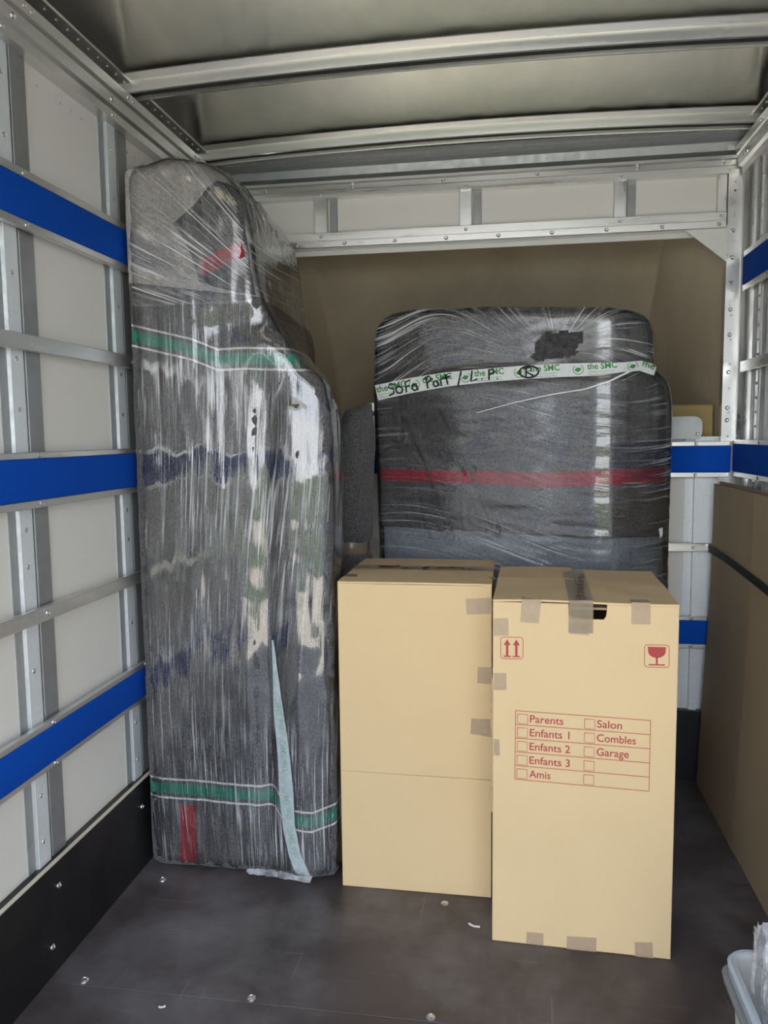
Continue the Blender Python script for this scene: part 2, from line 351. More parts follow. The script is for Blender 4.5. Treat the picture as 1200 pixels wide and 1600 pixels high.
# top section above the opening
tr_ = extr('top_rail', [(YB+.034, 2.272), (YB-.004, 2.272), (YB-.004, 2.296), (YB-.008, 2.298), (YB-.008, 2.316), (YB-.016, 2.320), (YB-.016, 2.330), (YB+.034, 2.330)], 'x', XL, .812, M['alu_x'], wb)
for i, x in enumerate((-.95, -.60, -.25, .10, .46, .755)): screw((x, YB-.008, 2.307), (0, -1, 0), tr_, .008, 'bolt')
for x in (-.73, -.165, .40, .775): screw((x, YB-.004, 2.284), (0, -1, 0), tr_, .007)
lr = box('lintel_rail', (XL, .775, YB-.002, YB+.034, 2.107, 2.140), M['alu_x'], wb, .002); lr2 = box('lintel_angle', (XL, .772, YB-.012, YB+.034, 2.080, 2.107), M['alu_x'], wb, .002)
for x in (-.73, -.165, .40, .755): screw((x, YB-.002, 2.124), (0, -1, 0), lr, .007)
for i in range(9): screw((-.83+i*.197, YB-.012, 2.093), (0, -1, 0), lr2, .008, 'bolt')
for xa, xb in ((-.756, -.705), (-.189, -.143), (.38, .423), (.742, .775)):
    s_ = box('upper_stud', (xa, xb, YB+.006, GB, 2.14, 2.272), M['alu'], wb, .0015)
    box('stud_flange', (xb+.006, xb+.036, YB+.024, GB, 2.14, 2.272), M['galv_dark'], s_, .001)
po = extr('corner_post', [(.777, YB-.002), (.824, YB-.002), (.826, YB-.012), (.836, YB-.012), (.838, YB-.002), (.852, YB-.002), (.852, GB), (.777, GB)], 'z', 1.312, 2.272, M['alu'], wb)
for i, z in enumerate((2.07, 1.975, 1.885, 1.79, 1.70, 1.565, 1.435, 1.39)): screw((.796, YB-.002, z), (0, -1, 0), po, .0085, 'bolt')
for i in range(11): screw((.800, YB-.002, 1.33+i*.088), (0, -1, 0), po, .004, 'rivet')
for z in (2.24, 2.21, 2.17, 2.13): screw((.800, YB-.002, z), (0, -1, 0), po, .004, 'rivet')
ps2 = extr('corner_post', [(.777, YB+.02), (.85, YB+.02), (.85, GB), (.777, GB)], 'z', .275, 1.312, M['alu'], wb)
# gusset, metal plate and hinge tab
pg = [atY(a, b, YB+.012) for a, b in ((1062, 356), (1139, 352), (1136, 412))]
extr('gusset', [(p.x, p.z) for p in pg] , 'y', YB-.001, YB+.003, M['white_sheet'], wb)
prof = [(-.50, 1.322), (.705, 1.322), (.712, 1.345), (.712, 1.378)] + [(.68+.032*math.cos(t*math.pi/10), 1.378+.028*math.sin(t*math.pi/10)) for t in range(6)] + [(-.50, 1.406)]
mp = extr('metal_plate', prof, 'y', YB+.004, YB+.012, M['alu_dull'], wb)
screw((.695, YB+.004, 1.34), (0, -1, 0), mp, .007)
prof = [(-.565, 1.31), (-.500, 1.31), (-.500, 1.45)] + [(-.535+.032*math.cos(math.pi/2*t/4+.2), 1.445+.032*math.sin(math.pi/2*t/4+.2)) for t in range(5)] + [(-.565, 1.465), (-.575, 1.44), (-.565, 1.40)]
tb = extr('hinge_tab', prof, 'y', YB-.004, YB+.003, M['alu'], wb); screw((-.535, YB-.004, 1.435), (0, -1, 0), tb, .012, 'bolt')
# alcove over the cab
def alcove():
    vs, fs = [], []; zs = [1.27+.85*i/14 for i in range(15)]
    for z in zs:
        t = (z-1.27)/.85; yf = 3.95-.62*t**1.7; xl = -1.0+.03*t; xr = .80-.02*t; ring = []
        xlf, xrf = xl+.16-.03*t, xr-.20+.03*t; r_ = .028
        pts = [(xl, GB+.003), (xl+.05, (GB+yf)/2)]
        for k in range(7):
            a = math.pi - k*math.pi/12; pts.append((xlf+r_*(1+math.cos(a)), yf-r_+r_*math.sin(a)))
        for k in range(1, 12): x = xlf+r_+(xrf-xlf-2*r_)*k/12; pts.append((x, yf+.02*math.sin(math.pi*k/12)))
        for k in range(7):
            a = math.pi/2 - k*math.pi/12; pts.append((xrf-r_*(1-math.cos(a)), yf-r_+r_*math.sin(a)))
        pts += [(xr-.07, (GB+yf)/2), (xr, GB+.003)]
        vs += [(x, y, z) for x, y in pts]; n = len(pts)
    for i in range(14):
        for k in range(n-1): fs.append((i*n+k, i*n+k+1, (i+1)*n+k+1, (i+1)*n+k))
    fs.append(tuple(range(n))); fs.append(tuple(14*n+k for k in range(n)))
    o = struct(raw('wall_alcove', vs, fs, M['shell'], None, False))
    for p in o.data.polygons[:-2]: p.use_smooth = True
    return o
al = alcove()
box('wood_strip', (.50, .768, 3.16, 3.18, 1.274, atY(1090, 632, 3.16).z), M['wood'], al, .004)
# ceiling
def roofz(x): u_ = (x-(XL+XR)/2)/((XR-XL)/2); return 2.395+.022*(1-u_*u_)
nx = 24; xs = [GL+(GR-GL)*i/nx for i in range(nx+1)]
bm = bmesh.new(); ra = [bm.verts.new((x, Y0, roofz(x))) for x in xs]; rb = [bm.verts.new((x, GB, roofz(x))) for x in xs]
rc = [bm.verts.new((x, Y0, roofz(x)+.012)) for x in xs]; rd = [bm.verts.new((x, GB, roofz(x)+.012)) for x in xs]
for i in range(nx):
    bm.faces.new((ra[i], ra[i+1], rb[i+1], rb[i])); bm.faces.new((rc[i], rd[i], rd[i+1], rc[i+1])); bm.faces.new((ra[i], rc[i], rc[i+1], ra[i+1])); bm.faces.new((rb[i], rb[i+1], rd[i+1], rd[i]))
bm.faces.new((ra[0], rb[0], rd[0], rc[0])); bm.faces.new((ra[-1], rc[-1], rd[-1], rb[-1]))
ce = struct(obj('ceiling', bm, M['roof'], None, True))
def bow(y):
    prof = [(-.042, 0), (-.042, -.003), (-.004, -.005), (0, -.036), (.006, -.038), (.009, -.012), (.046, -.012), (.048, -.040), (.054, -.040), (.057, -.002), (.09, -.002), (.09, 0)]
    vs, fs = [], []; n = len(prof)
    for i in range(nx+1):
        x = XL-.02+(XR-XL+.04)*i/nx
        vs += [(x, y+a, roofz(x)-.0005+b) for a, b in prof]
    for i in range(nx):
        for k in range(n): fs.append((i*n+k, i*n+(k+1) % n, (i+1)*n+(k+1) % n, (i+1)*n+k))
    fs.append(tuple(range(n))[::-1]); fs.append(tuple(nx*n+k for k in range(n)))
    o = raw('roof_bow', vs, fs, M['alu_x'], ce); vs, fs = [], []
    for i in range(nx+1):
        x = XL-.01+(XR-XL+.02)*i/nx; zz = roofz(x); vs += [(x, y+.0095, zz-.030), (x, y+.0455, zz-.030), (x, y+.0455, zz-.013), (x, y+.0095, zz-.013)]
        if i:
            for k in range(4): fs.append((4*i-4+k, 4*i-4+(k+1) % 4, 4*i+(k+1) % 4, 4*i+k))
    raw('channel_strip', vs, fs, M['dark_strip'], o)  # dark strip added inside the channel to make the bow's underside dark
    return o
for y in (.52, 1.10, 1.68, 2.262, 2.842): bow(y)
extr('rear_flange', [(2.985, 2.385), (3.00, 2.372), (3.05, 2.372), (3.06, 2.345), (3.13, 2.345), (3.13, 2.40), (2.985, 2.392)], 'x', XL-.02, XR+.02, M['galv_mid'], ce)
fo = box('rivet_flange', (XL+.03, XR-.03, 2.955, 2.99, 2.378, 2.393), M['galv_mid'], ce, .001)
for i in range(34): screw((XL+.06+i*.056, 2.972, 2.378), (0, 0, -1), fo, .004, 'rivet')
def cant(side, nm):
    s = 1 if side < 0 else -1; x = XL if side < 0 else XR
    P = [(-.034, 2.262), (.002, 2.262), (.004, 2.285), (.016, 2.290), (.020, 2.318), (.014, 2.320), (.014, 2.324), (.026, 2.328), (.030, 2.352), (.022, 2.356), (-.030, 2.356), (-.030, 2.41), (-.034, 2.41)]
    t = struct(extr(nm, [(x+s*a, b) for a, b in P], 'y', Y0, YB-.02, M['alu_y'], None))
    fz = box('rivet_flange', (min(x+s*.036, x-s*.03), max(x+s*.036, x-s*.03), Y0, YB-.03, 2.384, 2.392), M['alu_y'], t, .001)
    k = 0
    y = 1.0
    while y < 3.0:
        screw((x+s*.018, y, 2.384), (0, 0, -1), fz, .0045, 'rivet'); y += .05
    for y in (1.27, 1.72, 2.17, 2.62, 2.95): screw((x+s*.018, y, 2.304), (s, 0, 0), t, .009, 'bolt')
    for y in (1.70, 2.20, 2.70): screw((x+s*.003, y, 2.274), (s, 0, 0), t, .006); screw((x+s*.028, y+.08, 2.340), (s, 0, 0), t, .006); screw((x+s*.028, y+.05, 2.340), (s, 0, 0), t, .006)
    return t
t1 = cant(-1, 'trim_1'); t2 = cant(1, 'trim_2')
for i in range(40): screw((GL, 1.0+i*.052, 2.225), (1, 0, 0), wl, .004, 'rivet')
#OBJECTS
# ------------------------------------------------------------------ generic soft-body tools
def evaluated(o):
    bpy.context.view_layer.update(); dg = bpy.context.evaluated_depsgraph_get()
    return bpy.data.meshes.new_from_object(o.evaluated_get(dg))
def remesh(bm, voxel, smooth):
    me = bpy.data.meshes.new('tmp'); bmesh.ops.recalc_face_normals(bm, faces=bm.faces[:]); bm.to_mesh(me); bm.free()
    o = bpy.data.objects.new('tmp', me); C.objects.link(o)
    m = o.modifiers.new('r', 'REMESH'); m.mode = 'VOXEL'; m.voxel_size = voxel
    if smooth:
        s = o.modifiers.new('s', 'SMOOTH'); s.factor = .5; s.iterations = smooth
    out = evaluated(o); bpy.data.objects.remove(o); bpy.data.meshes.remove(me); return out
def smoothed(me, it, inflate=0, factor=.5):
    cp = me.copy(); o = bpy.data.objects.new('tmp', cp); C.objects.link(o)
    s = o.modifiers.new('s', 'SMOOTH'); s.factor = factor; s.iterations = it
    out = evaluated(o); bpy.data.objects.remove(o); bpy.data.meshes.remove(cp)
    if inflate: offset(out, inflate)
    return out
def offset(me, d):
    nn = [v.normal.copy() for v in me.vertices]
    for v, n_ in zip(me.vertices, nn): v.co += n_*(d(v.co) if callable(d) else d)
    me.update()
def bvh_of(me):
    bm = bmesh.new(); bm.from_mesh(me); t = BVHTree.FromBMesh(bm); bm.free(); return t
def cut(me, co_, no, offs=0):
    """copy of me keeping the side of the plane the normal points away from"""
    bm = bmesh.new(); bm.from_mesh(me)
    bmesh.ops.bisect_plane(bm, geom=bm.verts[:]+bm.edges[:]+bm.faces[:], plane_co=co_, plane_no=no, clear_outer=True)
    out = bpy.data.meshes.new('cut'); bm.to_mesh(out); bm.free(); out.update()
    if offs: offset(out, offs)
    return out
def set_attr(me, name, fn):
    a = me.attributes.get(name) or me.attributes.new(name, 'FLOAT', 'POINT')
    a.data.foreach_set('value', [fn(v.co) for v in me.vertices])
def set_uv(me, name, fn):
    uv = me.uv_layers.new(name=name); vals = [fn(v.co) for v in me.vertices]
    for l in me.loops: uv.data[l.index].uv = vals[l.vertex_index]
def lerp(x, pts):
    if x <= pts[0][0]: return pts[0][1]
    for (a, b), (c, d) in zip(pts, pts[1:]):
        if x <= c: return b+(d-b)*(x-a)/(c-a)
    return pts[-1][1]
def sst(a, b, x): t = max(0, min(1, (x-a)/(b-a))); return t*t*(3-2*t)
def fbm(p, s, o=3): return noise.fractal(Vector(p)*s, 1.0, 2.0, o)
class Cast:
    """drops outlines read off the photograph onto a body's own surface"""
    def __init__(s, me): s.t = bvh_of(me)
    def pt(s, x, y, off):
        d = ray(x, y).normalized(); h = s.t.ray_cast(CAM, d)
        if h[0] is None:
            h = s.t.find_nearest(CAM+d*(Vector((d.x, d.y, 0)).length and 2.4/d.y))
            return h[0]+h[1]*off
        return h[0]+h[1]*off
    def poly(s, name, px, mat, parent, off=.002, size=10, thick=.0015):
        bm = bmesh.new(); f_ = bm.faces.new([bm.verts.new((x, y, 0)) for x, y in px]); bmesh.ops.triangulate(bm, faces=[f_])
        for _ in range(6):
            es = [e for e in bm.edges if e.calc_length() > size]
            if not es: break
            bmesh.ops.subdivide_edges(bm, edges=es, cuts=1); bmesh.ops.triangulate(bm, faces=[q for q in bm.faces if len(q.verts) > 3])
        for v in bm.verts: v.co = s.pt(v.co.x, v.co.y, off)
        return obj(name, bm, mat, parent, True)
    def ribbon(s, name, path, wid, mat, parent, off=.003, step=8):
        """path: px points, wid: px width (number or list)"""
        P = [Vector(p).to_2d() for p in path]; W = wid if isinstance(wid, list) else [wid]*len(P); pts = []
        for i in range(len(P)-1):
            n_ = max(1, int((P[i+1]-P[i]).length/step))
            for k in range(n_): t = k/n_; pts.append((P[i].lerp(P[i+1], t), W[i]+(W[i+1]-W[i])*t))
        pts.append((P[-1], W[-1])); vs, fs = [], []; m = max(1, int(max(W)/step)); m += 1
        for i, (p, w_) in enumerate(pts):
            d = (pts[min(i+1, len(pts)-1)][0]-pts[max(i-1, 0)][0]).normalized(); q = Vector((-d.y, d.x))
            for k in range(m+1): c = p+q*w_*(k/m-.5); vs.append(s.pt(c.x, c.y, off))
        for i in range(len(pts)-1):
            for k in range(m): a = i*(m+1)+k; fs.append((a, a+1, a+m+2, a+m+1))
        return raw(name, vs, fs, mat, parent, True)
class OnPlane:
    """the same for a flat face: origin, normal"""
    def __init__(s, p, n_): s.p, s.n = Vector(p), Vector(n_).normalized()
    def pt(s, x, y, off): d = ray(x, y); return CAM+d*((s.p-CAM).dot(s.n)/d.dot(s.n))+s.n*off
    def quads(s, name, polys, mat, parent, off=.0005):
        vs, fs = [], []
        for px in polys:
            fs.append(tuple(range(len(vs), len(vs)+len(px)))); vs += [s.pt(x, y, off) for x, y in px]
        return raw(name, vs, fs, mat, parent)
def quadmap(c):
    """unit square (u right, v down) -> px inside the four corners TL TR BR BL"""
    a, b, c_, d = [Vector(p) for p in c]
    return lambda u_, v: tuple((a.lerp(b, u_)).lerp(d.lerp(c_, u_), v))
def text_mesh(s, bold=0):
    cu = bpy.data.curves.new('t', 'FONT'); cu.body = s; cu.offset = bold; cu.resolution_u = 4
    o = bpy.data.objects.new('t', cu); C.objects.link(o); me = evaluated(o); bpy.data.objects.remove(o)
    vs = [v.co.copy() for v in me.vertices]; fs = [tuple(p.vertices) for p in me.polygons]; bpy.data.meshes.remove(me); return vs, fs
def text_on(name, s, fn, u0, u1, base, cap, mat, parent, place, bold=0):
    """fit text between u0 and u1 with its baseline at v=base and capital height cap (v grows downwards)"""
    vs, fs = text_mesh(s, bold); x0 = min(v.x for v in vs); x1 = max(v.x for v in vs)
    pts = []
    for v in vs:
        a, b = fn(u0+(u1-u0)*(v.x-x0)/(x1-x0), base-cap*v.y/.70); pts.append(place(a, b))
    return raw(name, pts, fs, mat, parent)
def stroke(name, lines, wid, mat, parent, place):
    """pen strokes: px polylines with a pen width"""
    for ln in lines:
        vs, fs = [], []
        for i in range(len(ln)):
            p = Vector(ln[i]); a = Vector(ln[max(0, i-1)]); b = Vector(ln[min(len(ln)-1, i+1)]); d = (b-a).normalized(); q = Vector((-d.y, d.x))*wid/2
            vs += [place(*(p+q)), place(*(p-q))]
            if i: k = len(vs); fs.append((k-4, k-3, k-1, k-2))
        raw(name, vs, fs, mat, parent)
def arc(cx_, cy_, rx, ry, a0, a1, n_=10): return [(cx_+rx*math.cos(math.radians(a0+(a1-a0)*i/n_)), cy_+ry*math.sin(math.radians(a0+(a1-a0)*i/n_))) for i in range(n_+1)]
# ------------------------------------------------------------------ sofa stood on end, wrapped
def wrapped_sofa():
    T = thing('wrapped_sofa', 'tall sofa stood on end by the left wall, wrapped in grey blankets and clear film', 'sofa', (-.82, 2.5, 0))
    YF = 2.215; XLS = -1.118
    px = [(183, 268), (200, 256), (240, 249), (318, 250), (350, 268), (376, 310), (388, 360), (394, 420), (408, 475), (436, 525), (480, 570), (510, 600), (524, 650), (527, 720), (528, 900), (532, 1200), (534, 1372)]
    prof = [atY(a, b, YF+(.085 if b > 560 else 0)) for a, b in px]; prof = [(max(p.x, XLS), p.z) for p in prof]
    prof[-1] = (prof[-1][0], .004); prof.append((XLS, .004))
    bm = bmesh.new(); prism(bm, prof, 'y', YF, 2.93)
    bmesh.ops.create_cone(bm, cap_ends=True, segments=24, radius1=.105, radius2=.105, depth=1.43, matrix=Matrix.Translation((-.615, YF+.085, .72)))
    body = remesh(bm, .011, 14)
    for v in body.vertices:
        x, y, z = v.co; xl = XLS
        k = sst(2.30, 2.93, y)
        full = .36*(1-sst(1.45, 1.72, z))+.10*sst(1.45, 1.72, z)
        v.co.x = xl+(x-xl)*(1-full*k)
        if y < YF+.15:
            front = 1-sst(YF, YF+.15, y)
            g_ = math.exp(-((x+.715-.02*(z-.5))/.022)**2)*sst(.05, .3, z)*(1-sst(1.45, 1.6, z))
            v.co.y += front*(.020*g_ + .006*fbm((x, 0, z*.4), 7)+.004*fbm((x, 3, z), 22))
            v.co.y += front*.018*math.exp(-(((z-1.66-.10*(x+.9))/.035)**2))*sst(-1.0, -.7, x)
        if z > 2.0: v.co.z += .010*fbm((x, y, 0), 9)
    body.update()
    # light grey cover above, dark blanket below a straight hem
    a, b = atY(187, 440, YF), atY(385, 462, YF); d = (b-a).normalized(); no = Vector((-d.z, 0, d.x))
    link('sofa_cover', cut(body, a-Vector((0, 0, .03)), -no), M['cover'], T, True)
    bl = cut(body, a, no, lambda c: .004*sst(-1.11, -1.06, c.x))
    lowline = [(atY(228, 1227, YF).x, atY(228, 1227, YF).z), (atY(430, 1245, YF).x, atY(430, 1245, YF).z), (atY(450, 1275, YF).x, atY(450, 1275, YF).z), (atY(490, 1281, YF).x, atY(490, 1281, YF).z), (atY(530, 1271, YF).x, atY(530, 1271, YF).z)]
    upl = [(atY(193, 521, YF).x, atY(193, 521, YF).z), (atY(300, 546, YF).x, atY(300, 546, YF).z), (atY(340, 562, YF).x, atY(340, 562, YF).z), (atY(380, 560, YF).x, atY(380, 560, YF).z), (atY(460, 562, YF).x, atY(460, 562, YF).z)]
    set_attr(bl, 'low_stripe', lambda c: (c.z-lerp(c.x, lowline))/.0165)
    set_attr(bl, 'up_stripe', lambda c: (c.z-lerp(c.x, upl))/.0165)
    link('blanket', bl, M['blanket_sofa'], T, True)
    cs_ = Cast(body)
    pa = cs_.poly('folded_blanket', [(271, 350), (307, 318), (325, 294), (340, 283), (356, 288), (372, 300), (380, 330), (386, 380), (391, 420), (400, 462), (372, 458), (340, 450), (312, 440), (300, 400), (287, 372)], M['blanket_patch'], T, .005, 9)
    cs_.poly('red_stripe', [(312, 408), (340, 393), (378, 378), (384, 402), (360, 412), (318, 432)], M['red_cloth'], pa, .0065, 8)
    cs_.poly('side_blanket', [(388, 380), (400, 395), (430, 360), (445, 385), (452, 420), (455, 520), (430, 510), (405, 455)], M['blanket_patch'], T, .004, 9)
    cs_.poly('red_block', [(281, 1256), (307, 1257), (309, 1345), (283, 1344)], M['red_cloth'], T, .0055, 8)
    # film: hugs the body but bridges its hollows
    fm = smoothed(body, 30, lambda c: .003+.006*sst(-1.11, -1.06, c.x))
    offset(fm, lambda c: .0035*fbm((c.x*9, c.y*9, c.z*.7), 6, 2)); base = fm.copy()
    hi = cut(fm, Vector((0, 0, 1.60)), Vector((0, 0, -1)))
    lo = cut(base, Vector((0, 0, 1.74)), Vector((0, 0, 1)))
    def vu(c): return ((c.x+.6*(c.y-2.2))*.55+.012*math.sin(c.z*3)-.05*(c.z-1)*sst(-.95, -.65, c.x)*.5, c.z)
    P0 = atY(478, 560, YF)
    def fan(c):
        dx, dz = c.x-P0.x-.12, c.z-P0.z; an = math.atan2(dz, -dx); return (an*.38, math.hypot(dx, dz)*.8)
    lo2 = lo; set_uv(lo2, 'stretch', vu); set_uv(hi, 'stretch', fan)
    o = link('stretch_film', lo2, M['film'], T, True); o2 = link('stretch_film', hi, M['film_fan'], T, True)
    # printed tape running down the fold
    fc = Cast(fm)
    path = [(427, 1000), (432, 1060), (436, 1110), (445, 1190), (448, 1240), (452, 1290), (461, 1335), (476, 1372)]
    tp = fc.ribbon('tape_strip', path, [3, 9, 15, 19, 22, 19, 18, 19], M['tape_sofa'], T, .003, 6)
    L = [Vector(p) for p in path]
    def along(u_, v):      # u along the strip (px down from the top), v across
        y = 1000+u_; k = max(0, max(i for i in range(len(L)) if L[i].y <= y)); k = min(k, len(L)-2); t = (y-L[k].y)/(L[k+1].y-L[k].y)
        return (L[k].x+(L[k+1].x-L[k].x)*t+v, y)
    for s_ in (140, 205, 280, 340):
        vs, fs = text_mesh('the SMC', .01); x1 = max(v.x for v in vs)
        raw('tape_print', [fc.pt(*along(s_-48*v.x/x1, 5-11*v.y/.7*.8+ (0)), .0042) for v in vs], fs, M['pale_ink'], tp)
    # loose film ends at the foot and a pale cord
    rnd = random.Random(3); vs, fs = [], []
    for i in range(25):
        t = i/24; p = atZ(385+100*t, 1360+18*t, .004); h = .006+.010*abs(fbm((t*9, 0, 0), 1, 2))
        vs += [(p.x, p.y-.004-.02*abs(fbm((t*7, 1, 0), 1, 2)), .003), (p.x+.004, p.y+.012, h+.012)]
        if i: fs.append((2*i-2, 2*i, 2*i+1, 2*i-1))
    raw('film_hem', vs, fs, M['bag'], T, True)
    return T, body
SOFA, SOFA_BODY = wrapped_sofa()
# ------------------------------------------------------------------ sofa part against the back wall
def sofa_part():
    T = thing('wrapped_sofa_part', 'sofa section wrapped in dark blanket with a red band and printed tape', 'sofa', (.03, 2.8, 0))
    YF = 2.665
    px = [(590, 620), (589, 560), (592, 515), (606, 497), (640, 489), (760, 485), (900, 485), (985, 490), (1008, 497), (1017, 515), (1018, 560), (1024, 585), (1040, 597), (1047, 620), (1048, 660), (1044, 760), (1041, 860), (1041, 950)]
    def PF(a, b): return atY(a, b, YF+.19*(1-max(0, min(1, (a-590)/360)))+max(0, a-950)*.0006)
    pr = [(PF(a, b).x, PF(a, b).z) for a, b in px]
    pr.append((pr[-1][0], .004)); pr.append((PF(599, 900).x, .004)); pr.append((PF(599, 840).x, PF(599, 840).z))
    bm = bmesh.new(); prism(bm, pr, 'y', YF, 3.02)
    body = remesh(bm, .0078, 14)
    cre = [((632, 655), (660, 715), .014, .010), ((660, 715), (705, 840), .016, .010), ((688, 640), (735, 735), .012, .012), ((735, 735), (775, 835), .013, .012), ((626, 600), (630, 685), .013, .008), ((630, 688), (592, 712), .012, .007), ((655, 770), (668, 835), .008, .010), ((770, 690), (806, 800), .005, .014), ((592, 690), (628, 690), .008, .007), ((720, 760), (722, 835), .006, .01)]
    cre = [(PF(*a), PF(*b), d, w_) for a, b, d, w_ in cre]
    hc = PF(872, 540)
    def hole(v, dep):
        x, y, z = v.co; e = math.hypot((x-hc.x-.02*math.sin(z*40))/.115, (z-hc.z-.1*(x-hc.x))/.06)
        if e < 1.3 and y < 2.85: v.co.y += dep*(1-sst(.4, 1.3, e))*(.5+1.6*abs(noise.noise(Vector((x*26+3*noise.noise(Vector((z*30, 0, 0))), 1, z*36+x*20)))))
    for v in body.vertices:
        x, y, z = v.co
        ln = max(0, 1-(y-YF)/(3.02-YF)); fr = 1-sst(YF, YF+.20, y)
        v.co.y += ln*.25*max(0, .33-x)
        k = max(0, x-.30)
        v.co.y += ln*(1.6*k*k+.10*k)-fr*.010*math.exp(-((x-.31)/.09)**2)
        upper = sst(1.50, 1.60, z); v.co.y += fr*.025*upper
    body.update(); taut = body.copy()
    for v in body.vertices:
        x, y, z = v.co; fr = 1-sst(YF+.25*max(0, .33-x), YF+.20+.25*max(0, .33-x), y)
        if z < .75: continue
        v.co.y += fr*(.007*fbm((x, 0, z), 7)+.004*fbm((x, 4, z), 22))
        for a, b, d, w_ in cre:
            d *= 2.2; w_ *= .85
            ab = Vector((b.x-a.x, b.z-a.z)); q = Vector((x-a.x, z-a.z)); t = max(0, min(1, q.dot(ab)/ab.dot(ab))); dd = (q-ab*t).length
            if dd < w_*3: v.co.y += fr*d*(math.exp(-(dd/w_)**2)) - fr*d*.32*math.exp(-((dd-w_*1.9)/w_)**2)
    body.update()
    hem_a, hem_b = PF(600, 823), PF(1040, 839); hem_a.y = hem_b.y = YF; d = (hem_b-hem_a).normalized(); no = Vector((-d.z, 0, d.x))
    bl = cut(body, hem_a, -no, lambda c: .008+.006*(1-sst(1.0, 1.15, c.z)))
    cl = cut(body, hem_a+Vector((0, 0, .03)), no)
    link('sofa_cover', cl, M['cover_blue'], T, True)
    line = [(PF(a, b).x, PF(a, b).z) for a, b in ((600, 742), (760, 746), (850, 750), (950, 746), (1043, 742))]
    for v in bl.vertices: hole(v, .050)
    bl.update()
    set_attr(bl, 'red_stripe', lambda c: (c.z-lerp(c.x, line))/(.021+.004*sst(-.3, 0, c.x)))
    b_ = link('blanket', bl, M['blanket_part'], T, True)
    so_ = b_.modifiers.new('thick', 'SOLIDIFY'); so_.thickness = .004; so_.offset = -1
    fm = smoothed(taut, 12, .019)
    offset(fm, lambda c: .0016*fbm((c.x*1.2, c.y, c.z*8), 5, 2))
    def uvp(c):
        up = sst(1.42, 1.62, c.z); hx, hz = c.x-hc.x, c.z-hc.z
        return (c.z*.55-.25*up*(c.x-hc.x)*.5+.05*math.sin(c.x*4), c.x*.8+.8*(c.y-2.6))
    ta, tb_ = PF(590, 614), PF(940, 577); ta.y = tb_.y = YF; td = (tb_-ta).normalized(); tn = Vector((-td.z, 0, td.x))
    fm2 = cut(cut(fm, Vector((0, 0, .80)), Vector((0, 0, -1))), ta, tn); set_uv(fm2, 'stretch', uvp)
    link('stretch_film', fm2, M['film_part'], T, True)
    fm3 = cut(fm, ta, -tn)
    bm = bmesh.new(); bm.from_mesh(fm3)       # the film is torn open over the bunched blanket
    def torn(c): return math.hypot((c.x-hc.x)/.088, (c.z-hc.z-.1*(c.x-hc.x))/.044)+.45*noise.noise(c*28) < 1.08
    bmesh.ops.delete(bm, geom=[q for q in bm.faces if torn(q.calc_center_median()) and q.calc_center_median().y < 2.9], context='FACES'); bm.to_mesh(fm3); bm.free(); fm3.update()
    set_uv(fm3, 'stretch', lambda c: (math.atan2(c.z-hc.z+.02, -(c.x-hc.x))*.22+.03*math.sin(c.x*9), math.hypot(c.z-hc.z, c.x-hc.x)*.9))
    link('stretch_film', fm3, M['film_fan'], T, True)
    fc = Cast(fm)
    path = [(589, 614), (640, 603), (700, 593), (760, 587), (820, 582), (880, 579), (940, 577), (975, 574), (1000, 572), (1023, 579)]
    tp = fc.ribbon('printed_tape', path, [24, 23, 22, 21, 21, 21, 20, 15, 16, 17], M['tape_white'], T, .003, 5)
    P = [Vector(p) for p in path]
    def along(x, v):
        k = min(max(0, max([i for i in range(len(P)) if P[i].x <= x] or [0])), len(P)-2); t = (x-P[k].x)/(P[k+1].x-P[k].x)
        dy = (P[k+1].y-P[k].y)/(P[k+1].x-P[k].x); return (x-v*dy, P[k].y+(P[k+1].y-P[k].y)*t+v)
    for x0 in (590, 661, 742, 829, 918, 1001):
        w_ = 46 if x0 < 1000 else 30; s_ = 'the SMC' if x0 < 1000 else 'the S'
        vs, fs = text_mesh(s_, .02); x1 = max(v.x for v in vs)
        raw('tape_print', [fc.pt(*along(x0+w_*v.x/x1, 0-9.5*v.y/.7), .004) for v in vs], fs, M['green_ink'], tp)
        if x0 < 1000:
            for r_, (s_, v0, h_) in enumerate((('we are movers & packers', 4.2, 2.4), ('for home people', 8.2, 2.6))):
                pts = [[(x0+2+i*2.1, v0+((i*7+r_*3) % 5-2)*.42) for i in range(20)]]
                stroke('tape_print', [[along(a, b) for a, b in ln] for ln in pts], .8, M['pale_ink'], tp, lambda a, b: fc.pt(a, b, .004))
    for x0 in (648, 728, 812, 904, 988):
        ring = arc(0, 0, 8, 7.5, -60, 230, 16); stroke('tape_emblem', [[along(x0+a, b) for a, b in ring]], 1.6, M['pale_ink'], tp, lambda a, b: fc.pt(a, b, .004))
        leaf = [(x0-6, 1), (x0-2, -3), (x0+5, -2), (x0+3, 2), (x0-1, 4)]
        raw('tape_emblem', [fc.pt(*along(a, b), .0042) for a, b in leaf], [(0, 1, 2, 3, 4)], M['green_ink'], tp)
    # marker writing
    def W(pts): return [along(a, b) for a, b in pts]
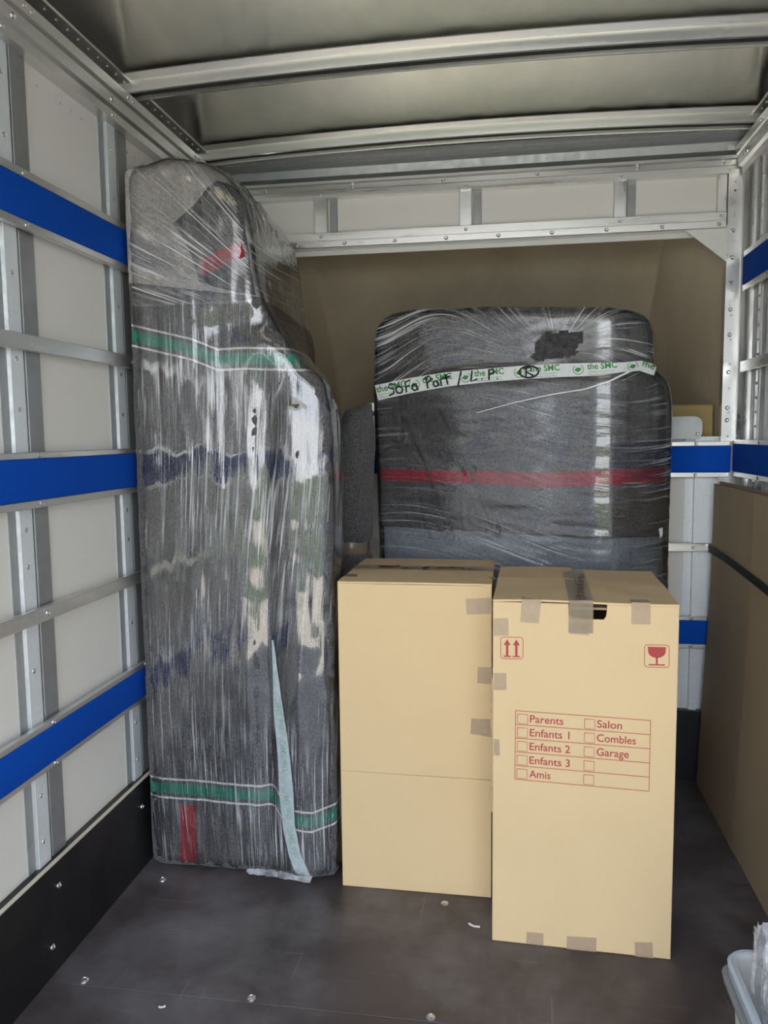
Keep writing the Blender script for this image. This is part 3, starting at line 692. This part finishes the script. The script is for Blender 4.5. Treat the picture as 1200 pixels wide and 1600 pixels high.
    S = [W([(618, -6), (612, -9), (608, -4), (616, 0), (615, 6), (607, 8)]), W(arc(624, 3, 5, 5, 0, 360, 12)),
         W([(634, 9), (635, -6), (643, -8)]), W([(634, 1), (641, 0)]), W(arc(648, 4, 4, 4.5, -40, 300, 10)+[(653, 9)]),
         W([(668, 9), (667, -7)]), W([(664, -6), (672, -9), (676, -4), (668, 1)]), W(arc(681, 4, 4, 4, -40, 300, 10)+[(686, 8)]), W([(689, 9), (689, -1), (694, -2)]), W([(698, -8), (699, 8)]), W([(694, -2), (705, -4)]),
         W([(722, -10), (715, 12)]), W([(739, -9), (736, 7), (746, 5)]), W([(752, 6), (754, 6)]), W([(764, 8), (765, -7), (772, -9), (773, -3), (765, 0)]), W([(776, 7), (778, 7)]),
         W(arc(827, 0, 15, 9, -10, 345, 22)), W([(822, 7), (823, -6)]), W([(819, -5), (829, -7), (831, -2), (823, 0), (834, 7)])]
    stroke('marker_stroke', S, 2.7, M['black_ink'], tp, lambda a, b: fc.pt(a, b, .0048))
    # twisted tail of the film
    fc.ribbon('film_tail', [(1006, 574), (985, 580), (950, 597), (915, 608), (860, 617), (800, 630), (745, 645)], [4, 3.4, 2.4, 1.8, 1.6, 1.2, .8], M['tape_white'], T, .005, 6)
    fc.poly('white_tag', [(1028, 826), (1034, 824), (1034, 836), (1030, 841)], M['paper'], T, .004, 8)
    return T
PART = sofa_part()
# ------------------------------------------------------------------ blanket bundle
def bundle():
    T = thing('blanket_bundle', 'slim upright bundle rolled in dark blanket and bound with brown tape', 'bundle', (-.565, 2.79, 0))
    vs, fs = [], []; n_ = 40; zs = [0.004+i*.018 for i in range(81)]; zt = zs[-1]
    for z in zs:
        t = z/1.444
        for k in range(n_):
            a = 2*math.pi*k/n_; r_ = .088
            r_ *= 1-.26*math.exp(-((z-.945)/.03)**2)
            if z > 1.30: r_ *= 1-.42*sst(1.30, 1.45, z)
            r_ *= 1+.07*fbm((math.cos(a)*1.2, math.sin(a)*1.2, z*5), 1, 3)+.04*math.sin(3*a+z*9)*math.exp(-((z-.98)/.09)**2)
            hx = .012*math.sin(z*5)+ .018*sst(1.3, 1.45, z)
            top = .018*math.cos(a-.6)*sst(1.36, 1.45, z)
            vs.append((-.565+hx+r_*math.cos(a), 2.79+r_*.95*math.sin(a), z+top+.012*fbm((a, 0, z), 2, 2)*sst(1.3, 1.4, z)))
    for i in range(len(zs)-1):
        for k in range(n_): fs.append((i*n_+k, i*n_+(k+1) % n_, (i+1)*n_+(k+1) % n_, (i+1)*n_+k))
    c = len(vs); vs.append((-.54, 2.79, 1.452)); b = (len(zs)-1)*n_
    for k in range(n_): fs.append((b+k, b+(k+1) % n_, c))
    fs.append(tuple(range(n_))[::-1])
    raw('blanket', vs, fs, M['blanket'], T, True)
    vs, fs = [], []; zz = [.918, .925, .945, .965, .972]
    for j, z in enumerate(zz):
        for k in range(n_):
            a = 2*math.pi*k/n_; r_ = (.0735 if 0 < j < 4 else .071)*(1+.02*math.sin(9*a+z*300)+.07*fbm((math.cos(a)*1.2, math.sin(a)*1.2, z*5), 1, 3)); hx = .012*math.sin(z*5)
            vs.append((-.565+hx+r_*math.cos(a), 2.79+r_*.95*math.sin(a), z))
    for j in range(len(zz)-1):
        for k in range(n_): fs.append((j*n_+k, j*n_+(k+1) % n_, (j+1)*n_+(k+1) % n_, (j+1)*n_+k))
    raw('tape_band', vs, fs, M['tape_top'], T, True)
bundle()
# ------------------------------------------------------------------ cardboard boxes
def pat(c): return lambda x, y: (c[0]+x/c[2], c[1]+y/c[2])
def wall_panel(name, A, B, prof, th, mat, parent, b=.0015):
    """flat panel: prof is (s along A->B, z); thickness th away from the viewer side"""
    d = (B-A); L_ = d.length; d.normalize(); n_ = Vector((d.y, -d.x, 0))
    bm = bmesh.new(); v0 = [bm.verts.new(A+d*s_+Vector((0, 0, z))) for s_, z in prof]; v1 = [bm.verts.new(A+d*s_+Vector((0, 0, z))-n_*th) for s_, z in prof]
    m = len(prof); bm.faces.new(v0); bm.faces.new(v1[::-1])
    for i in range(m): bm.faces.new((v0[i], v0[(i+1) % m], v1[(i+1) % m], v1[i]))
    if b: bev(bm, b)
    return obj(name, bm, mat, parent)
def flap(name, corners, mat, parent, th=.005, sag=.004, n_=10, wav=.003, seed=0):
    """lid flap: 4 corners in order, slightly warped, with thickness"""
    a, b, c, d = [Vector(p) for p in corners]; vs, fs = [], []
    for lay in (0, 1):
        for i in range(n_+1):
            for j in range(n_+1):
                u_, v = i/n_, j/n_; p = a.lerp(b, u_).lerp(d.lerp(c, u_), v)
                p.z += sag*math.sin(math.pi*u_)*.5+wav*fbm((p.x+seed, p.y, 0), 9, 2)*math.sin(math.pi*v)-lay*th
                vs.append(p)
    q = n_+1; o_ = q*q
    for i in range(n_):
        for j in range(n_):
            k = i*q+j; fs.append((k, k+1, k+q+1, k+q)); fs.append((o_+k, o_+k+q, o_+k+q+1, o_+k+1))
    for i in range(n_):
        for k, l in ((i, i+1), (n_*q+i, n_*q+i+1), (i*q, (i+1)*q), (i*q+n_, (i+1)*q+n_)): fs.append((k, l, o_+l, o_+k))
    return raw(name, vs, fs, mat, parent)
def front_box():
    A, B = Vector((-.039, 1.990, 0)), Vector((.415, 1.976, 0)); H = .922; D = .475
    d = (B-A).normalized(); n_ = Vector((d.y, -d.x, 0)); W_ = (B-A).length; bk = -n_*D
    T = thing('cardboard_box', 'tall tan cardboard box printed with a red room list and fragile marks', 'box', (A+B)/2+bk/2)
    c3 = pat((740, 860, 3.4286)); fp = OnPlane(A, n_)
    def sz(x, y): p = fp.pt(x, y, 0); return ((p-A).dot(d), p.z)
    hl, hr = sz(*c3(508, 300))[0], sz(*c3(715, 300))[0]; hz = sz(*c3(610, 373))[1]
    prof = [(0, .001), (W_, .001), (W_, H), (hr, H), (hr, hz+.010), (hr-.006, hz), (hl+.008, hz), (hl, hz+.012), (hl, H), (0, H)]
    wall_panel('front_panel', A, B, prof, .006, M['card'], T, .0015)
    wall_panel('side_panel', B+n_*-.006, B+bk+n_*.006, [(0, .001), (D-.012, .001), (D-.012, H), (0, H)], .006, M['card'], T)
    wall_panel('side_panel', A+bk+n_*.006, A+n_*-.006, [(0, .001), (D-.012, .001), (D-.012, H), (0, H)], .006, M['card'], T)
    wall_panel('back_panel', B+bk, A+bk, [(0, .001), (W_, .001), (W_, H), (0, H)], .006, M['card'], T)
    z = Vector((0, 0, H+.0055)); zl = Vector((0, 0, H+.007)); mid = W_*.478
    flap('top_flap', (A+z, A+d*mid+zl, A+d*mid+bk+zl+Vector((0, .006, .004)), A+bk+z+Vector((0, .004, .004))), M['card'], T, .005, .004, 10, .004, 1)
    flap('top_flap', (A+d*(mid+.004)+zl, B+z, B+bk+z, A+d*(mid+.004)+bk+zl+Vector((0, .004, 0))), M['card'], T, .005, -.003, 10, .005, 5)
    iz = Vector((0, 0, H-.010))
    flap('inner_flap', (A+d*.01+iz-n_*.008, B-d*.01+iz-n_*.008, B-d*.01+iz-n_*.20, A+d*.01+iz-n_*.20), M['card_dark'], T, .005, 0, 3, 0)
    wall_panel('bottom_panel', A-n_*.007, B-n_*.007, [(.008, .002), (W_-.008, .002), (W_-.008, .007), (.008, .007)], D-.014, M['card'], T, 0)
    # wide tape over the lid seam, folding down the front across the hand hole
    tA = A+d*(mid-.028); tw = d*.060; up = Vector((0, 0, H+.0095)); ff = n_*.0022
    vs = []; fs = []
    secs = [bk*(1-i/12)*1.0+up+Vector((0, 0, .0022*math.sin(math.pi*i/12))) for i in range(13)]+[n_*.002+Vector((0, 0, H+.005)), n_*.003+Vector((0, 0, H-.02)), n_*.003+Vector((0, 0, hz-.004)), n_*.002+Vector((0, 0, hz-.034))]
    for i, s_ in enumerate(secs):
        for k in range(4): vs.append(tA+tw*(k/3)+s_+n_*(.0005*math.sin(i*2+k)))
        if i:
            for k in range(3): a = (i-1)*4+k; fs.append((a, a+1, a+5, a+4))
    tp = raw('lid_tape', vs, fs, M['tape_top'], T)
    top = OnPlane(A+up+Vector((0, 0, .0035)), Vector((0, 0, 1)))
    Wt = [[(548, 250), (560, 238), (575, 246), (590, 236)], [(590, 246), (604, 262)], [(552, 222), (572, 216), (586, 226)], [(560, 205), (575, 196), (590, 200), (583, 210), (566, 210)], [(556, 186), (590, 178)], [(560, 168), (574, 160), (588, 166)], [(558, 148), (592, 140)], [(565, 132), (580, 126), (594, 132)]]
    stroke('marker_stroke', [[c3(*p) for p in l] for l in Wt], 1.5, M['black_ink'], tp, lambda a, b: top.pt(a, b, 0))
    # small tape patches
    for q in ([(258, 262), (362, 262), (350, 390), (250, 384)], [(846, 292), (948, 296), (948, 397), (844, 395)], [(107, 365), (186, 364), (189, 455), (108, 456)], [(108, 656), (175, 657), (177, 748), (108, 747)], [(107, 1010), (138, 1012), (140, 1099), (108, 1098)], [(518, 388), (620, 388), (616, 455), (513, 446)]):
        fp.quads('tape_patch', [[c3(*p) for p in q]], M['tape'], T, .0007)
    for u0, u1 in ((258, 362), (846, 948)):
        a, b = fp.pt(*c3(u0, 262), 0), fp.pt(*c3(u1, 266), 0); a.z = b.z = H+.0085
        raw('tape_patch', [a-n_*-.001, b-n_*-.001, b-n_*.035, a-n_*.035, Vector((a.x, a.y, H-.005))+n_*.001, Vector((b.x, b.y, H-.005))+n_*.001], [(0, 1, 2, 3), (4, 5, 1, 0)], M['tape'], T)
    c4 = pat((740, 1240, 3.4286))
    for q in ([(285, 741), (373, 748), (375, 812), (282, 802)], [(500, 763), (658, 772), (657, 848), (498, 832)], [(862, 795), (958, 797), (962, 884), (866, 876)]): fp.quads('tape_patch', [[c4(*p) for p in q]], M['tape'], T, .0007)
    # red print: room list
    qm = quadmap([c3(225, 858), c3(948, 911), c3(939, 1290), c3(221, 1225)]); ink = lambda a, b: fp.pt(a, b, .0005)
    def line(u0, v0, u1, v1, w_=1.0): stroke('print_line', [[qm(u0, v0), qm(u1, v1)]], w_, M['red_ink'], T, ink)
    for i in range(6): line(0, i/5, 1, i/5)
    line(0, 0, 0, 1); line(1, 0, 1, 1)
    for i in range(5):
        for u0, u1 in ((.015, .090), (.512, .588)):
            v0, v1 = i/5+.045, i/5+.182; stroke('print_checkbox', [[qm(u0, v0), qm(u1, v0), qm(u1, v1), qm(u0, v1), qm(u0, v0)]], .95, M['red_ink'], T, ink)
    for i, (s_, a) in enumerate((('Parents', .355), ('Enfants 1', .402), ('Enfants 2', .408), ('Enfants 3', .408), ('Amis', .265))): text_on('print_word', s_, qm, .107, a, i/5+.155, .108, M['red_ink'], T, ink, .008)
    for i, (s_, a) in enumerate((('Salon', .79), ('Combles', .895), ('Garage', .845))): text_on('print_word', s_, qm, .605, a, i/5+.155, .108, M['red_ink'], T, ink, .008)
    # handling marks
    def rr(q, w_=1.0):
        pts = []
        for (cx_, cy_, a0) in ((.87, .13, -90), (.87, .87, 0), (.13, .87, 90), (.13, .13, 180)): pts += arc(cx_, cy_, .13, .13, a0, a0+90, 5)
        stroke('mark_frame', [[q(*p) for p in pts+pts[:2]]], w_, M['red_ink'], T, ink)
    q1 = quadmap([c3(145, 463), c3(265, 466), c3(265, 582), c3(145, 579)]); rr(q1)
    for cx_ in (.29, .70):
        fp.quads('arrow_mark', [[q1(cx_, .10), q1(cx_+.16, .37), q1(cx_-.16, .37)], [q1(cx_-.055, .37), q1(cx_+.055, .37), q1(cx_+.055, .86), q1(cx_-.055, .86)], [q1(cx_-.17, .86), q1(cx_+.17, .86), q1(cx_+.17, .92), q1(cx_-.17, .92)]], M['red_ink'], T, .0006)
    q2 = quadmap([c3(916, 504), c3(1048, 508), c3(1047, 628), c3(915, 624)]); rr(q2)
    bowl = [(.13, .09), (.87, .09), (.86, .25)]+arc(.5, .28, .36, .30, 5, 175, 12)+[(.14, .25)]
    fp.quads('glass_mark', [[q2(*p) for p in bowl], [q2(.46, .55), q2(.54, .55), q2(.54, .86), q2(.46, .86)], [q2(.17, .86), q2(.83, .86), q2(.83, .92), q2(.17, .92)]], M['red_ink'], T, .0006)
    # torn corrugated edge on the corner
    rnd = random.Random(5); vs, fs = [], []; z0 = .36
    e0 = A+n_*.0008-d*.0002
    for i in range(30):
        z = z0+i*.0125; wv = .002+.004*rnd.random()
        vs += [e0+Vector((0, 0, z))+d*.0003, e0+Vector((0, 0, z))-d*wv+n_*.002]
        if i: fs.append((2*i-2, 2*i-1, 2*i+1, 2*i))
    raw('torn_edge', vs, fs, M['card_edge'], T)
    return T
front_box()
def rear_box():
    A, B = Vector((-.489, 2.186, 0)), Vector((-.046, 2.184, 0)); H = .924; D = .425
    d = (B-A).normalized(); n_ = Vector((d.y, -d.x, 0)); W_ = (B-A).length; bk = -n_*D; fp = OnPlane(A, n_)
    T = thing('cardboard_box', 'plain tan wardrobe carton with a cut line across its front, beside the wrapped sofa', 'box', (A+B)/2+bk/2)
    zl = fp.pt(532, 1204, 0).z; zr = fp.pt(768, 1219, 0).z
    wall_panel('front_panel', A, B, [(0, .001), (W_, .001), (W_, zr-.0012), (0, zl-.0006)], .006, M['card'], T, .001)
    wall_panel('front_panel', A, B, [(0, zl), (W_, zr), (W_, H), (0, H)], .006, M['card'], T, .001)
    wall_panel('side_panel', B-n_*.006, B+bk+n_*.006, [(0, .001), (D-.012, .001), (D-.012, H), (0, H)], .006, M['card'], T)
    wall_panel('side_panel', A+bk+n_*.006, A-n_*.006, [(0, .001), (D-.012, .001), (D-.012, H), (0, H)], .006, M['card'], T)
    wall_panel('back_panel', B+bk, A+bk, [(0, .001), (W_, .001), (W_, H), (0, H)], .006, M['card'], T)
    z = Vector((0, 0, H+.0055)); zz = Vector((0, 0, H+.008)); m = bk*.53
    flap('top_flap', (A+z, B+z, B+m+zz, A+m+zz+d*.006), M['card'], T, .005, .002, 10, .003, 2)
    flap('top_flap', (A+m*1.01+zz+d*.004, B+m*1.01+zz, B+bk+z, A+bk+z+d*.004), M['card'], T, .005, .003, 10, .003, 8)
    up = Vector((0, 0, H+.0115)); ta = m*.86; tb = m*1.14; vs, fs = [], []
    for i in range(13):
        t = i/12; vs += [A+d*(W_*t)+ta+up+Vector((0, 0, .001*math.sin(9*t))), A+d*(W_*t)+tb+up+Vector((0, 0, .001*math.cos(7*t)))]
        if i: fs.append((2*i-2, 2*i, 2*i+1, 2*i-1))
    k = len(vs); vs += [B+d*.0018+ta+Vector((0, 0, H-.002)), B+d*.0018+tb+Vector((0, 0, H-.002)), B+d*.0018+ta+Vector((0, 0, H-.06)), B+d*.0018+tb+Vector((0, 0, H-.06))]
    fs += [(k-2, k, k+1, k-1), (k, k+2, k+3, k+1)]
    tp = raw('lid_tape', vs, fs, M['tape_top'], T); top = OnPlane(A+up+Vector((0, 0, .0025)), Vector((0, 0, 1)))
    c = pat((500, 850, 4.0)); Wt = [[(370, 132), (385, 138), (470, 138), (498, 132)], [(515, 148), (545, 148)], [(650, 156), (690, 136)], [(730, 152), (760, 140), (785, 152)], [(800, 152), (830, 142), (860, 150)], [(920, 158), (935, 146), (950, 156), (975, 148)], [(640, 150), (660, 146)], [(870, 144), (900, 154)]]
    stroke('marker_stroke', [[c(*p) for p in l] for l in Wt], 1.6, M['black_ink'], tp, lambda a, b: top.pt(a, b, 0))
    c2 = pat((500, 850, 2.6667))
    for q in ([(607, 228), (716, 223), (717, 291), (612, 293)], [(657, 512), (717, 515), (717, 586), (655, 578)], [(630, 727), (717, 729), (717, 805), (627, 790)]): fp.quads('tape_patch', [[c2(*p) for p in q]], M['tape'], T, .0008)
    tpz = OnPlane(A+Vector((0, 0, H+.0092)), Vector((0, 0, 1)))
    for q in ([(148, 202), (165, 184), (238, 188), (228, 204)], [(1055, 204), (1098, 206), (1104, 222), (1070, 216)], [(1072, 111), (1118, 112), (1122, 124), (1078, 122)]): tpz.quads('tape_patch', [[c(*p) for p in q]], M['tape_top'], T, 0)
    return T
rear_box()
# ------------------------------------------------------------------ flattened cardboard leaning on the right wall
def sheet(i, x0, xtop, ya, yb, h, label, fold=None):
    vs, fs = [], []; ny, nz = 24, 16; th = .007
    for lay in (0, 1):
        for a in range(ny+1):
            for b in range(nz+1):
                y = ya+(yb-ya)*a/ny; t = b/nz; z = .002+h*t
                x = x0+lerp(z, [(0, 0), (.315, .011), (.565, .022), (.81, .031), (1.15, .033)])+(xtop-x0-.033)*t
                if fold is not None: x += .014*sst(fold+.05, fold-.25, y)*(1-t)*sst(0, .3, t)*1.6 - .005*math.exp(-((y-fold)/.02)**2)
                vs.append((x+lay*th, y, z))
    q = nz+1; o_ = q*(ny+1)
    for a in range(ny):
        for b in range(nz):
            k = a*q+b; fs.append((k, k+q, k+q+1, k+1)); fs.append((o_+k, o_+k+1, o_+k+q+1, o_+k+q))
    for a in range(ny):
        for k, l in ((a*q, (a+1)*q), (a*q+nz, (a+1)*q+nz)): fs.append((k, l, o_+l, o_+k))
    for b in range(nz):
        for k, l in ((b, b+1), (ny*q+b, ny*q+b+1)): fs.append((k, l, o_+l, o_+k))
    base = Vector((x0, (ya+yb)/2, 0)); vs = [Vector(v)-base for v in vs]
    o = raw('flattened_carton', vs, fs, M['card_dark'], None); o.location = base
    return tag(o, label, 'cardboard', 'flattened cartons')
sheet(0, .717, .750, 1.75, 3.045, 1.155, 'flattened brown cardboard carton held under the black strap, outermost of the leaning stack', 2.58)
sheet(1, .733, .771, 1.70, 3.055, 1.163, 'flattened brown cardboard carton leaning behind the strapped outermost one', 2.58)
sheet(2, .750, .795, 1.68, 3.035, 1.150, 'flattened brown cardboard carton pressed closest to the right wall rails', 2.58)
def strap():
    pts = [Vector((.745, 3.070, .914)), Vector((.739, 3.04, .914)), Vector((.7385, 2.92, .913)), Vector((.7385, 2.77, .910)), Vector((.742, 2.42, .889)), Vector((.742, 2.0, .86)), Vector((.742, 1.73, .850)), Vector((.80, 1.64, .850)), Vector((.812, 1.60, .850))]
    sm = []
    for i in range(len(pts)-1):
        p0, p1, p2, p3 = pts[max(i-1, 0)], pts[i], pts[i+1], pts[min(i+2, len(pts)-1)]
        for k in range(8):
            t = k/8; sm.append(.5*((2*p1)+(p2-p0)*t+(2*p0-5*p1+4*p2-p3)*t*t+(3*p1-p0-3*p2+p3)*t**3))
    sm.append(pts[-1]); vs, fs = [], []
    for i, p in enumerate(sm):
        d = (sm[min(i+1, len(sm)-1)]-sm[max(i-1, 0)]).normalized(); s_ = Vector((-d.y, d.x, 0)).normalized()*.0015; hz = Vector((0, 0, .0125))
        if s_.x > 0: s_ = -s_
        vs += [p+hz+s_, p-hz+s_, p-hz-s_, p+hz-s_]
        if i:
            k = 4*i
            for j in range(4): fs.append((k-4+j, k-4+(j+1) % 4, k+(j+1) % 4, k+j))
    fs += [(0, 1, 2, 3), tuple(len(vs)-4+j for j in range(4))[::-1]]
    T = thing('tie_strap', 'black webbing strap stretched across the flattened cardboard', 'strap', pts[0])
    raw('webbing', vs, fs, M['strap'], T)
    bm = bmesh.new(); bx(bm, .738, .750, 3.066, 3.078, .902, .926); bev(bm, .003, 2); h = obj('hook', bm, M['screw'], T)
strap()
# ------------------------------------------------------------------ crates and bag
def crate(name, x0, x1, y0, y1, z0, z1, rim, rw, body_mat, rim_mat, label, flare=.02):
    T = thing(name, label, 'crate', ((x0+x1)/2, (y0+y1)/2, z0))
    def rr(xa, xb, ya, yb, r_, z, n_=5):
        P = []
        for cx_, cy_, a0 in ((xb-r_, yb-r_, 0), (xa+r_, yb-r_, 90), (xa+r_, ya+r_, 180), (xb-r_, ya+r_, 270)): P += [(p[0], p[1], z) for p in arc(cx_, cy_, r_, r_, a0, a0+90, n_)]
        return P
    def loft(nm, rings, mat, caps=False, closed=False):
        vs = [p for r_ in rings for p in r_]; n_ = len(rings[0]); fs = []
        m = len(rings)
        for i in range(m if closed else m-1):
            j = (i+1) % m
            for k in range(n_): fs.append((i*n_+k, i*n_+(k+1) % n_, j*n_+(k+1) % n_, j*n_+k))
        if caps: fs += [tuple(range(n_))[::-1], tuple((m-1)*n_+k for k in range(n_))]
        return raw(nm, vs, fs, mat, T, False)
    t = .004
    loft('tub', [rr(x0+flare, x1-flare, y0+flare, y1-flare, .03, z0), rr(x0, x1, y0, y1, .035, z1), rr(x0+t, x1-t, y0+t, y1-t, .033, z1), rr(x0+flare+t, x1-flare-t, y0+flare+t, y1-flare-t, .028, z0+t)], body_mat, True)
    loft('rim', [rr(x0-rw, x1+rw, y0-rw, y1+rw, .045, z1-rim), rr(x0-rw-.003, x1+rw+.003, y0-rw-.003, y1+rw+.003, .047, z1-.002), rr(x0-rw+.002, x1+rw-.002, y0-rw+.002, y1+rw-.002, .044, z1+.004), rr(x0+.001, x1-.001, y0+.001, y1-.001, .034, z1+.003), rr(x0+.0005, x1-.0005, y0+.0005, y1-.0005, .034, z1-rim)], rim_mat, False, True)
    loft('lower_rim', [rr(x0-.02+q[0], x1+.02-q[0], y0-.02+q[0], y1+.02-q[0], .04, q[1]) for q in ((.006, z1-.050), (.003, z1-.034), (.019, z1-.034), (.019, z1-.050))], M['grey_plastic'], False, True)
    return T
cx0, cy1 = .444, 1.580
crate('storage_crate', cx0, cx0+.30, cy1-.42, cy1, .002, .300, .026, .008, M['white_plastic'], M['bluegrey_plastic'], 'white plastic storage crate with pale blue grey rim on the dark floor', .016)
def bag():
    bm = bmesh.new(); cxm, cym = cx0+.143, cy1-.205; T = thing('plastic_bag', 'crumpled clear plastic bag stuffed into the white storage crate', 'bag', (cxm, cym, .14))
    bmesh.ops.create_icosphere(bm, subdivisions=6, radius=1)
    for v in bm.verts:
        p = v.co.copy(); q = [math.copysign(abs(c)**.55, c) for c in p]; x, y, z = q[0]*.128*(.92+.08*p.z), q[1]*.178, p.z*.10
        r_ = abs(noise.noise(p*4.1))+.6*abs(noise.noise(p*8.3+Vector((3, 1, 2)))); s_ = 1-.09*r_
        x *= s_; y *= s_; z *= s_
        if p.z > 0:       # gathered ears of the bag
            for ex, ey, h_, w_ in ((-.80, .78, .085, .30), (-.30, .90, .060, .28), (-.85, .05, .035, .3), (.3, .3, .05, .35), (-.55, -.3, .05, .3)):
                z += h_*math.exp(-((q[0]-ex)**2+(q[1]-ey)**2)/w_**2)*sst(0, .35, p.z)*(1-.35*r_)
            z += .03*(noise.noise(p*6)-.2*r_)*sst(0, .4, p.z)
        v.co = Vector((cxm+x, cym+y, max(.25+z, .012)))
    obj('bag_body', bm, M['bag'], T, True)
    # gathered mouth of the bag standing up over the rim
    def ear(P, tip, n_=14, seed=0):
        vs, fs = [], []
        A_, B_, C_ = [Vector(p) for p in P]; tp = Vector(tip)
        for i in range(n_+1):
            t = i/n_; base = A_*(1-t)**2+B_*2*t*(1-t)+C_*t*t
            for k in range(9):
                u_ = k/8; q = base.lerp(tp+(base-B_)*.45, u_); q += Vector((.010*noise.noise(Vector((t*5+seed, u_*2, 0))), .012*noise.noise(Vector((t*6, u_*2+seed, 3))), .012*noise.noise(Vector((t*7+seed, 5, 0)))*u_))
                vs.append(q)
        for i in range(n_):
            for k in range(8): a = i*9+k; fs.append((a, a+9, a+10, a+1))
        raw('bag_mouth', vs, fs, M['bag'], T, True)
    ear(((.462, 1.47, .29), (.464, 1.565, .285), (.525, 1.555, .29)), (.480, 1.555, .385), seed=1)
    ear(((.48, 1.44, .29), (.51, 1.56, .29), (.57, 1.47, .30)), (.515, 1.50, .385), seed=4)
    ear(((.460, 1.34, .29), (.464, 1.45, .30), (.53, 1.38, .31)), (.462, 1.39, .350), seed=7)

bag()
# ------------------------------------------------------------------ scraps on the floor
def scrap(px, ln, wd, ang, label):
    p = atZ(*px, .001); vs, fs = [], []
    for i in range(7):
        t = i/6-.5; a = ang+t*.9; q = Vector((math.cos(ang)*ln*t-math.sin(ang)*ln*.25*t*t*2, math.sin(ang)*ln*t+math.cos(ang)*ln*.25*t*t*2, 0))
        s_ = Vector((-math.sin(a), math.cos(a), 0))*wd*(.6+.4*math.cos(t*2.6)); h = .0015+.003*abs(t)
        vs += [q+s_*.5+Vector((0, 0, h)), q-s_*.5+Vector((0, 0, 0.0002))]
        if i: fs.append((2*i-2, 2*i-1, 2*i+1, 2*i))
    o = raw('paper_scrap', vs, fs, M['paper'], None); o.location = (p.x, p.y, .0005)
    so_ = o.modifiers.new('t', 'SOLIDIFY'); so_.thickness = .0006
    return tag(o, label, 'scrap')
scrap((740, 1447), .034, .006, -.35, 'white curled scrap on the floor in front of the plain carton')
scrap((253, 1574), .016, .004, .3, 'tiny white paper scrap on the floor near the black kick board')
scrap((1186, 1452), .03, .006, 1.3, 'pale thin scrap on the floor at the foot of the flattened cardboard')
